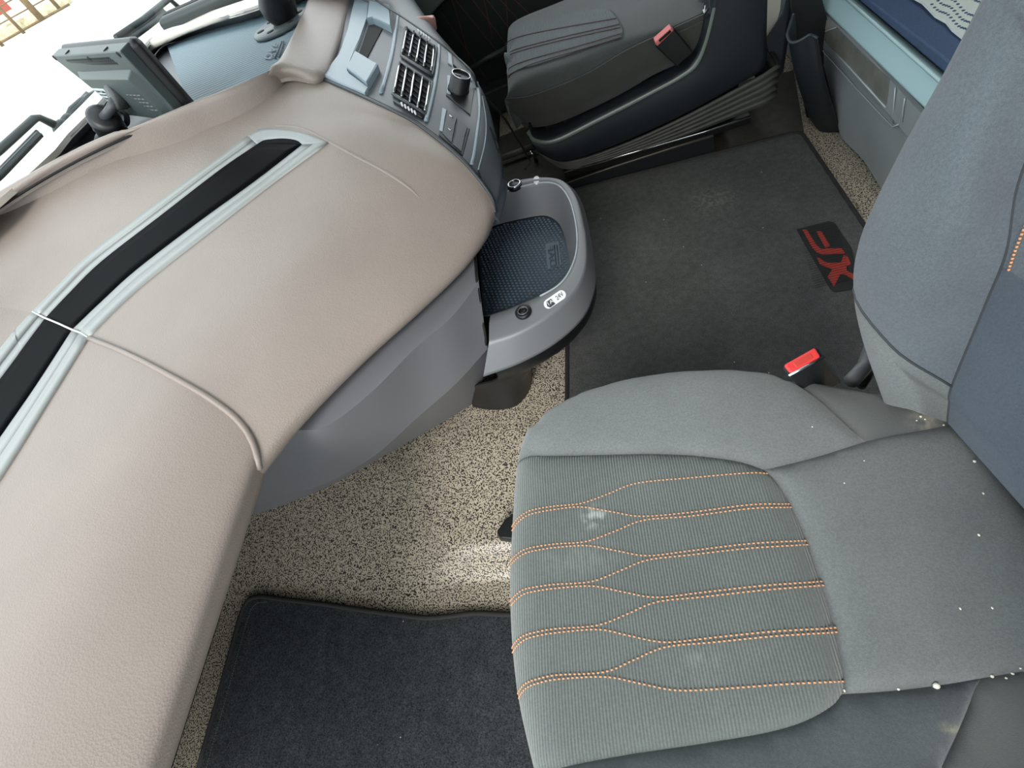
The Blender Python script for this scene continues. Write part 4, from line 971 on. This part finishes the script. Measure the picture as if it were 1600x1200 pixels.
m = MB(); m.tube(Q([(882, 287), (960, 260), (1050, 231), (1114, 211)], 1.482), .0025, 6); m.build('rail_edge', mat('rail_brown', (96, 88, 78), .4, .4), ds)
m = MB(); m.box8(Q([(880, 292), (1114, 216), (1120, 245), (905, 318)], 1.484) + Q([(880, 292), (1114, 216), (1120, 245), (905, 318)], 1.52)); m.build('rail_cover', BLACKP, ds, smooth=False)

# pale card and strap behind the driver seat
cd = [PY(u, v, 1.62) for u, v in ((1192, -20), (1222, -20), (1219, 15), (1212, 43), (1198, 57), (1194, 40))]
tag(mk('card_sheet', cd + [p + W(.004, .012, 0) for p in cd], [tuple(range(6)), tuple(range(6, 12))[::-1]] + [(i, 6 + i, 6 + (i + 1) % 6, (i + 1) % 6) for i in range(6)], WHITE, smooth=False), 'cream card edge tucked behind the driver seat', 'card')
sk = [PY(u, v, 1.6) for u, v in ((1196, 60), (1222, 20), (1227, 0), (1230, -20), (1238, -20), (1226, 60), (1217, 120), (1212, 122), (1200, 80))]
tag(mk('seat_flap', sk + [p + W(.02, .02, 0) for p in sk], [tuple(range(9)), tuple(range(9, 18))[::-1]] + [(i, 9 + i, 9 + (i + 1) % 9, (i + 1) % 9) for i in range(9)], GREYD, smooth=False, bevel=.003), 'dark grey plastic flap hanging beside the cream card', 'flap')

# ================================================================== BUNK
bk = thing('bunk_base', 'grey plastic bunk locker with silver lines and pale blue top rail behind the seats', 'bunk', (.8, 1.2, 0))
RX, RZ = .71, None
r_lo = [PX(u, v, .715) for u, v in ((1269, 0), (1285, 16), (1345, 75), (1403, 133), (1429, 157), (1470, 200))]
dy = (r_lo[-1] - r_lo[1])
r0, r1 = PX(1285, 16, .715), PX(1429, 157, .715)
def railpt(t): return r0 + (r1 - r0) * t
A0, A1 = railpt(-.9), railpt(1.62)
t0 = PZ(1327, 0, r0.z + .05); t1 = PZ(1458, 115, r1.z + .05)
tA, tB = t0 + (t0 - t1) * .9, t1 + (t1 - t0) * .62
V = [A0, A1, tB, tA]; dwn = W(.02, 0, -.03)
rl_ = mk('top_rail', [A0 + W(.03, 0, -.01), A0, tA, tA + W(.03, 0, -.01), A1 + W(.03, 0, -.01), A1, tB, tB + W(.03, 0, -.01)], [(0, 1, 2, 3), (7, 6, 5, 4), (0, 4, 5, 1), (1, 5, 6, 2), (2, 6, 7, 3), (3, 7, 4, 0)], RAIL, bk, bevel=.006, label='pale blue painted rail')
m = MB(); m.tube([tA + W(-.003, 0, .001), tB + W(-.003, 0, .001)], .004, 6); m.build('rail_edge', mat('rail_edge_pale', (170, 196, 200), .3), rl_)
# locker front: columns along the cab, rows top -> bottom
fx0, fx1 = .735, .775
def lock(y, t): return W(fx0 + (fx1 - fx0) * t + .012 * math.sin(math.pi * t), y, r0.z * (1 - t))
top = [(1278, 20), (1290, 55), (1345, 108), (1395, 160), (1440, 205), (1500, 262)]
lpA = [PX(u, v, .735) for u, v in ((1279, 60), (1330, 112), (1400, 192), (1460, 262))]
lpB = [PX(u, v, .745) for u, v in ((1281, 78), (1330, 128), (1397, 196), (1450, 252))]
lpC = [PX(u, v, .76) for u, v in ((1296, 140), (1345, 190), (1410, 270), (1460, 320))]
lpD = [PZ(u, v, .0) for u, v in ((1312, 205), (1350, 252), (1390, 318), (1430, 380))]
lpT = [PX(u, v, .728) for u, v in ((1280, 8), (1335, 62), (1405, 140), (1465, 205))]
bkx = [p + W(.0, .0, .0) for p in lpT]
sidec = lambda L: [L[0] + W(.12, .03, 0)] + L
gl = [curve(sidec(L), 5) for L in (lpT, lpA, lpB, lpC, lpD)]
g1 = [gl[0]] + [[a.lerp(b, t) for a, b in zip(gl[0], gl[1])] for t in (.5, 1)]
mk('locker_frame', flat(g1), grid_faces(3, len(g1[0])), LOCK, bk, solid=.01)
g2 = up([list(x) for x in (gl[1], gl[2], gl[3], gl[4])], 3, 1)
mk('locker_panel', flat(g2), grid_faces(len(g2), len(g2[0])), LOCK, bk, solid=.01)
LS = Surf(flat(g1) + flat(g2), grid_faces(3, len(g1[0])) + [tuple(i + 3 * len(g1[0]) for i in q) for q in grid_faces(len(g2), len(g2[0]))])
plate(LS, [(1281, 54), (1308, 43), (1345, 80), (1391, 124), (1389, 140), (1385, 164), (1330, 107)], LOCKW, 'handle_film', bk, -.002, .002, .0008)
plate(LS, [(1281, 50), (1282, 30), (1286, 16), (1306, 40)], mat('pale_film', (170, 166, 158), .3), 'handle_film', bk, -.002, .002, .0008)
def lbar(L, r=.0018, mt=None): bar(L, r, mt or mat_line, 'silver_line', .003, LS, bk, 6)
mat_line = mat('silver_line', (205, 212, 212), .3, .3)
lbar([(1281, 52), (1308, 42)]); lbar([(1281, 52), (1330, 106), (1386, 167)]); lbar([(1285, 16), (1281, 34), (1281, 52)])
lbar([(1279, 66), (1290, 82), (1340, 137), (1380, 180), (1397, 197), (1406, 194)], .0013); lbar([(1404, 134), (1399, 160), (1397, 192)]); lbar([(1421, 149), (1414, 165), (1411, 190)])
m = MB(); m.box((.80, .55, .0), (1.14, 2.3, r0.z + .01)); m.build('locker_box', LOCK, bk, smooth=False)
# mattress
mz = r0.z + .075
ma = [W(t0.x + .012, .3, r0.z + .02), W(1.14, .3, r0.z + .02), W(1.14, 2.3, r0.z + .02), W(t0.x + .012, 2.3, r0.z + .02)]
tt0 = tA; 
mt_ = MB(); mt_.box8([tB + W(.012, 0, .003), W(1.14, tB.y, r0.z + .02), W(1.14, tA.y, r0.z + .02), tA + W(.012, 0, .003), tB + W(.012, 0, .03), W(1.14, tB.y, r0.z + .08), W(1.14, tA.y, r0.z + .08), tA + W(.006, 0, .012)])
mo_ = mt_.build('mattress', NAVY, bevel=.012); tag(mo_, 'navy cloth mattress on the bunk behind the pale rail', 'mattress')
# lace cover with real holes
n1 = W(0, 0, 1)
def mtop(u, v):
    pA = tA + W(.012, 0, .03); ex = (W(1.14, tA.y, r0.z + .08) - pA); ey = (tB - tA); n = ex.cross(ey).normalized(); d = ray(u, v); return CAMP + d * ((pA - CAMP).dot(n) / d.dot(n)), n if n.z > 0 else -n
LP = [(1372, -62), (1429, 0), (1445, 12), (1457, 27), (1480, 46), (1500, 60), (1530, 85), (1570, 120), (1640, 100), (1600, -62)]
p0, n0 = mtop(1429, 0); p1, _ = mtop(1500, 60); dl = (p1 - p0).normalized()
nb_ = 26; edge = []
tl0 = (tA.y - .06 - p0.y) / dl.y; tl1 = (tB.y + .05 - p0.y) / dl.y
for k in range(nb_ + 1): edge.append(p0 + dl * (tl0 + (tl1 - tl0) * k / nb_) + W(.003 * math.sin(k * 2.3), 0, 0))
pA_ = tA + W(.012, 0, .03)
def onm(x, y): return p0 + W(x - p0.x, y - p0.y, -(n0.x * (x - p0.x) + n0.y * (y - p0.y)) / n0.z)
lv = [(onm(p.x, p.y), n0) for p in edge] + [(onm(1.125, edge[-1].y), n0), (onm(1.125, edge[0].y), n0)]
k = len(lv)
mk_l = mk('lace_cover', [p + n * .006 for p, n in lv] + [p + n * .001 for p, n in lv], [tuple(range(k))] + [(i, k + i, k + (i + 1) % k, (i + 1) % k) for i in range(k)], mat('white_lace', (214, 222, 218), .9, bump=[('noise', 600, .5)]), smooth=False)
lace = thing('bed_cover', 'white openwork lace cover lying on the navy mattress', 'bed cover', BASE[mk_l.name])
mk_l.parent = lace; mk_l.location = (0, 0, 0)
hm = MB()
def hole(u, v):
    p, n = mtop(u, v); hm.lathe(p, n, [(.0032, .0055), (.0032, .0068), (.0001, .0068)], 6)
for row in range(8):
    for c in range(16):
        u = 1452 + c * 4.2 - row * -5.5 + 2; v = 12 + c * 3.2 - row * 10.5 + 2.5 * math.sin(c * .8)
        p = (u, v)
        if v < 66 and u > 1440 + max(0, v) * .9 and row % 4 != 3: hole(u, v)
hm.build('lace_holes', NAVY, lace, smooth=False, kind='stuff')

# black hanging pouch on the end of the bunk
po = thing('storage_pouch', 'black rubbery pouch with open rim hanging at the end of the bunk locker', 'pouch', PZ(1290, 212, 0))
pr = [PY(u, v, y) for u, v, y in ((1240, 22, 1.50), (1234, 40, 1.48), (1230, 54, 1.465), (1234, 65, 1.45), (1243, 66, 1.44), (1254, 61, 1.435), (1264, 55, 1.43), (1270, 56, 1.43), (1277, 60, 1.425))]
pbm = [PY(u, v, y) for u, v, y in ((1262, 150, 1.52), (1262, 175, 1.50), (1268, 190, 1.49), (1275, 200, 1.475), (1285, 207, 1.465), (1295, 211, 1.455), (1305, 214, 1.45), (1312, 215, 1.445), (1318, 216, 1.44))]
pg = up([[a, a.lerp(b, .33) + W(-.01, -.012, 0), a.lerp(b, .7) + W(-.008, -.008, 0), b] for a, b in zip(pr, pbm)], 3, 5)
mk('pouch_body', flat(pg), grid_faces(len(pg), len(pg[0])), mat('pouch_black', (26, 30, 33), .5, var=(25, .15, 3)), po, solid=.004)
m = MB(); m.tube(curve(pr, 4), .004, 6); m.build('pouch_rim', mat('pouch_rim', (58, 64, 68), .4), po)
pbk = [PY(u, v, 1.56) for u, v in ((1236, -20), (1280, -20), (1300, 60), (1330, 216), (1262, 190), (1238, 60))]
mk('pouch_back', pbk + [p + W(0, .01, 0) for p in pbk], [tuple(range(6)), tuple(range(6, 12))[::-1]] + [(i, 6 + i, 6 + (i + 1) % 6, (i + 1) % 6) for i in range(6)], BLACKP, po, smooth=False)

# ================================================================== MONITOR ON THE DASH
mon = thing('reversing_monitor', 'flat grey monitor seen from behind standing in the dash-top tray', 'monitor', W(-.95, 1.08, .66))
TL, TRr = PZ(80, 88, .845), PZ(187, 80, .832)
BL = PY(175, 163, TL.y + .005); BL = TL + (BL - TL) * 1.25; BR = BL + (TRr - TL) * 1.0
BR = PY(272, 172, TRr.y + .012); BR = TRr + (BR - TRr) * 1.25
bn = (TRr - TL).cross(BL - TL).normalized()
if bn.dot(CAMP - TL) < 0: bn = -bn
def mp(s, t, o=0.): return TL.lerp(TRr, s).lerp(BL.lerp(BR, s), t) + bn * o
TH = .045
def mbox(s0, s1, t0, t1, o0, o1, nm, mt, par=mon, bev=.003, ins=0., **k):
    lo = [mp(s0, t0, o0), mp(s1, t0, o0), mp(s1, t1, o0), mp(s0, t1, o0)]
    hi = [mp(s0 + ins, t0 + ins * 1.5, o1), mp(s1 - ins, t0 + ins * 1.5, o1), mp(s1 - ins, t1 - ins, o1), mp(s0 + ins, t1 - ins, o1)]
    return mk(nm, lo + hi, [(3, 2, 1, 0), (4, 5, 6, 7), (0, 1, 5, 4), (1, 2, 6, 5), (2, 3, 7, 6), (3, 0, 4, 7)], mt, par, bevel=bev, **k)
MONM = mat('monitor_grey', (66, 76, 76), .42)
hs = mbox(0, 1, 0, 1, -TH * .7, 0, 'housing', MONM)
mbox(-.01, 1.03, -.01, 1.0, -TH * 1.3, -TH * .5, 'screen_bezel', BLACKP, bev=.016)
mbox(.11, .93, .22, .95, -.002, .016, 'rear_bulge', MONM, ins=.05)
mbox(.17, .36, .44, .76, .0, .0175, 'rating_label', mat('grey_label', (176, 184, 186), .5), bev=0)
lab = [((.19, .47), (.26, .50)), ((.19, .53), (.34, .555)), ((.19, .59), (.29, .615)), ((.18, .66), (.32, .69)), ((.27, .47), (.33, .51))]
for (a, b) in lab: mbox(a[0], b[0], a[1], b[1], .017, .0179, 'print_line', GREYD, bev=0)
hm = MB()
for r in range(3):
    for c in range(26): hm.lathe(mp(.17 + c * .025 + r * .015, .075 + r * .034, 0), bn, [(.0032, -.001), (.0032, .001), (.0001, .001)], 6)
hm.build('speaker_holes', BLACKM, mon, smooth=False, kind='stuff')
for s, t in ((.02, .03), (.95, .04), (.52, .07)): 
    m = MB(); m.lathe(mp(s, t, 0), bn, [(.006, -.002), (.006, .001), (.0001, .001)], 8); m.build('screw', BLACKM, mon)
for r in range(5):
    for c in range(4):
        s = .62 + c * .055 + r * .01; t = .52 + r * .055; mbox(s, s + .04, t, t + .022, .0155, .0168, 'vent_slit', GREYP, bev=0)
for s in (.22, .78):
    p = mp(s, 0, -TH * .25); m = MB(); m.lathe(p, (TL - BL).normalized(), [(.008, -.003), (.008, .001), (.0001, .001)], 8); m.build('top_slot', BLACKM, mon)
# mount: thumb wheel, arm, ball body
kw = PY(182, 150, TL.y - .10)
m = MB(); kx = (TRr - TL).normalized() * .3 + bn
kx = ((TL - BL).normalized() * .5 + bn * .8).normalized()
prof_ = []
m.lathe(kw - kx * .012, kx, [(.028, 0), (.032, .004), (.032, .022), (.028, .026), (.0001, .026)], 24); m.build('thumb_wheel', mat('wheel_grey', (52, 56, 54), .5), mon)
m = MB(); m.tube([kw, kw + bn * -.06], .012, 10); m.build('mount_stud', BLACKP, mon)
m = MB(); m.tube([kw - kx * .005, PY(172, 172, TL.y - .12), PY(163, 184, TL.y - .12)], [.014, .011, .012], 10); m.build('mount_arm', GREYD, mon)
# ball mount body stands in the tray
bm_ = thing('ball_mount', 'black clamp mount body standing in the tray below the monitor', 'mount', PZ(180, 222, .655))
ax0, ax1 = PY(160, 182, TL.y - .12), PY(188, 222, TL.y - .08)
m = MB(); axm = (ax1 - ax0); L_ = axm.length
m.lathe(ax0, axm, [(.03, -.004), (.041, .003), (.044, .012), (.044, L_ * .9), (.040, L_), (.0001, L_ + .004)], 20, sx=.85); m.build('clamp_body', BLACKP, bm_)
m = MB(); m.tube([PY(150, 200, TL.y - .10), PY(160, 200, TL.y - .10)], [.014, .014], 10); m.build('wing_nut', GREYP, bm_)
m = MB(); m.tube(curve([PY(188, 172, TL.y - .06), PY(196, 178, TL.y - .06), PY(198, 190, TL.y - .06), PY(192, 196, TL.y - .06)], 5), .008, 8); m.build('cable_loop', GREYD, bm_)
m = MB(); m.tube(curve([PY(160, 208, TL.y - .08), PY(153, 214, TL.y - .06), PY(152, 224, TL.y - .06), PY(156, 232, TL.y - .05)], 5), .007, 8); m.build('cable_loop', GREYP, bm_)
# ball mount for a phone on a round base
pm = thing('phone_mount', 'black ball mount on a round drilled base at the far side of the dash-top tray', 'mount', PZ(440, 46, .66))
pc = PZ(440, 39, .668)
ra = (PZ(462, 39, .668) - pc).length
m = MB(); m.lathe(pc, (0, 0, 1), [(ra, -.004), (ra * 1.02, .003), (ra * .96, .008), (.0001, .008)], 32); m.build('round_base', mat('base_grey', (72, 80, 84), .4), pm)
for an in (20, 80, 140, 200, 260, 320):
    p = pc + W(math.cos(math.radians(an)) * ra * .72, math.sin(math.radians(an)) * ra * .72, .0075); m = MB(); m.lathe(p, (0, 0, 1), [(ra * .13, -.001), (ra * .13, .0015), (.0001, .0015)], 10); m.build('screw_hole', BLACKM, pm)
pd = PZ(440, 38, .668); p2 = PY(436, 22, pd.y); p3 = PY(432, -6, pd.y)
m = MB(); m.tube([pd, pd.lerp(p2, .5), p2], [.02, .013, .016], 12); m.build('stem', GREYD, pm)
m = MB(); m.lathe(p2, p3 - p2, [(.02, -.03), (.045, -.012), (.055, .01), (.05, .045), (.06, .06), (.05, .12), (.0001, .13)], 20); m.build('ball_clamp', BLACKP, pm)
m = MB(); m.tube(curve([PY(420, 2, pd.y), PY(412, 8, pd.y), PY(414, 18, pd.y), PY(424, 22, pd.y)], 4), .008, 8); m.build('clamp_lever', BLACKP, pm)

# cable hanging over the console to the floor
ch = [(575, 2), (605, 22), (635, 42), (680, 76), (710, 102), (735, 128)]
cp = [CON.hit(u, v) for u, v in ch]; cp = [p + n * .02 for p, n in cp]
cp += [PY(u, v, y) for u, v, y in ((749, 142, 1.20), (778, 173, 1.24), (791, 189, 1.27), (805, 212, 1.30), (814, 226, 1.32), (826, 248, 1.34), (828, 254, 1.34), (820, 265, 1.33))]
m = MB(); m.tube(curve(cp, 6), .0028, 6); tag(m.build('charging_cable', BLACKP), 'thin black cable draped over the centre console down to the floor', 'cable')

# driver side floor pieces in the gap beyond the tray
m = MB(); a, b = PZ(784, 247, .03), PZ(836, 228, .03); m.tube([a, (a + b) / 2, b], .012, 8); o = m.build('floor_trim', mat('floor_trim_grey', (92, 90, 82), .5)); o.name = 'trim_1'; structure(o)
m = MB(); a, b = PZ(829, 236, .06), PZ(838, 252, .0); m.tube([a, b], .008, 8); tag(m.build('floor_bolt', CHROME), 'small shiny bolt on the floor beside the driver seat bellows', 'bolt')
c = [PZ(u, v, .003) for u, v in ((740, 230), (840, 190), (1240, 110), (1256, 204), (1100, 244), (893, 297), (770, 312))]; k = len(c)
tag(mk('drivers_floor_sheet', c + [p - W(0, 0, .006) for p in c], [tuple(range(k))] + [(i, k + i, k + (i + 1) % k, (i + 1) % k) for i in range(k)], mat('brown_black_floor', (48, 44, 36), .6, var=[(30, .35, 3), (200, .2, 2)]), smooth=False), 'dark brown floor sheet under the driver seat rails', 'floor mat')  # dark brown sheet laid over the speckled floor
m = MB(); m.box((-1.5, 1.62, -.05), (-.35, 2.25, .02)); tag(m.build('drivers_footwell_mat', BLACKM, smooth=False), 'black mat in the driver footwell beyond the console', 'floor mat')

# ================================================================== OUTSIDE
def wiper(arm, blade, lab):
    t = thing('windscreen_wiper', lab, 'wiper', PX(*arm[-1], -1.70))
    pa = [PX(u, v, -1.70) for u, v in arm]; m = MB(); m.tube(pa, [.011] * (len(pa) - 1) + [.016], 8); m.build('wiper_arm', TEALB, t)
    pb_ = [PX(u, v, -1.69) for u, v in blade]; m = MB(); m.tube(pb_, .010, 6); m.build('wiper_blade', TEALB, t)
    off = [PX(u - 4, v - 5, -1.71) for u, v in blade]; m = MB(); m.tube(off, .006, 6); m.build('blade_rail', GREYP, t)
    m = MB(); m.lathe(pa[-1], (-.4, 0, 1), [(.03, -.02), (.03, .01), (.02, .02), (.0001, .02)], 14); m.build('pivot', TEALB, t)
wiper([(-60, 282), (0, 234), (54, 185), (62, 184), (98, 201)], [(-40, 310), (0, 274), (62, 210)], 'wiper with a square bent arm outside the glass, nearest the passenger side')
wiper([(150, 146), (128, 158), (112, 172), (106, 186), (108, 192)], [(140, 150), (112, 180)], 'short curved wiper outside the glass, behind the monitor')
wiper([(182, 59), (225, 30), (264, -2), (280, 12), (293, 24)], [(198, 66), (228, 44), (259, 20)], 'wiper outside the glass beyond the tray, on the driver side')
m = MB(); m.tube(curve([PX(296, -8, -1.7), PX(301, 2, -1.7), PX(302, 12, -1.7), PX(300, 18, -1.7)], 4), .006, 8); tag(m.build('washer_hose', TEALB), 'thin black hose outside the windscreen base beside the far wiper', 'hose')
# fence at the edge of the yard
GZ = -1.35
fe = thing('yard_fence', 'weathered post and wire fence across the pale yard beyond the windscreen', 'fence', PZ(60, 45, GZ))
def gp_(u, v): return PZ(u, v, GZ)
fa, fb_ = gp_(-40, 92), gp_(110, 8)
for u, v, tu, tv, r in ((5, 72, -18, 40, .10), (38, 52, 2, -8, .10), (67, 32, 42, -12, .20), (95, 16, 78, -14, .12)):
    b = gp_(u, v); top = b + W(0, 0, 2.6); m = MB(); m.tube([b - W(0, 0, .1), top], r, 8); m.build('post', DRYWOOD, fe)
dirf = (fb_ - fa)
for hgt in (.05, .7, 1.3, 1.9):
    m = MB(); m.tube([fa + W(0, 0, hgt), fb_ + W(0, 0, hgt)], .035 if hgt > .1 else .07, 6); m.build('wire', DRYWOOD, fe)
nn = W(-dirf.y, dirf.x, 0).normalized(); nn = nn if nn.dot(fa - CAMP) > 0 else -nn
bd = thing('red_boards', 'stack of faded red boards behind the yard fence', 'boards', fa.lerp(fb_, .4) + nn * 3)
for k in range(3):
    a = fa.lerp(fb_, -.1) + nn * (3 + k * .1) + W(0, 0, .9 + k * 1.0); b = fa.lerp(fb_, .55) + nn * (3 + k * .1) + W(0, 0, .9 + k * 1.0)
    m = MB(); m.box8([a, b, b + nn * .3, a + nn * .3, a + W(0, 0, .55), b + W(0, 0, .55), b + nn * .3 + W(0, 0, .55), a + nn * .3 + W(0, 0, .55)]); m.build('board', REDBRD, bd, smooth=False)
rb_ = MB()
for k in range(260):
    p = fa.lerp(fb_, random.random() * 1.1 - .1) + nn * (random.random() * 5 + 1.2); s = .15 + random.random() * .35
    rb_.lathe(p + W(0, 0, -.1), (random.random() - .5, random.random() - .5, 1), [(s, 0), (s * 1.1, s * .4), (s * .6, s * .9), (.001, s)], 6)
tag(rb_.build('rubble', RUBB, smooth=False, kind='stuff'), 'pale rubble bank behind the yard fence', 'rubble')
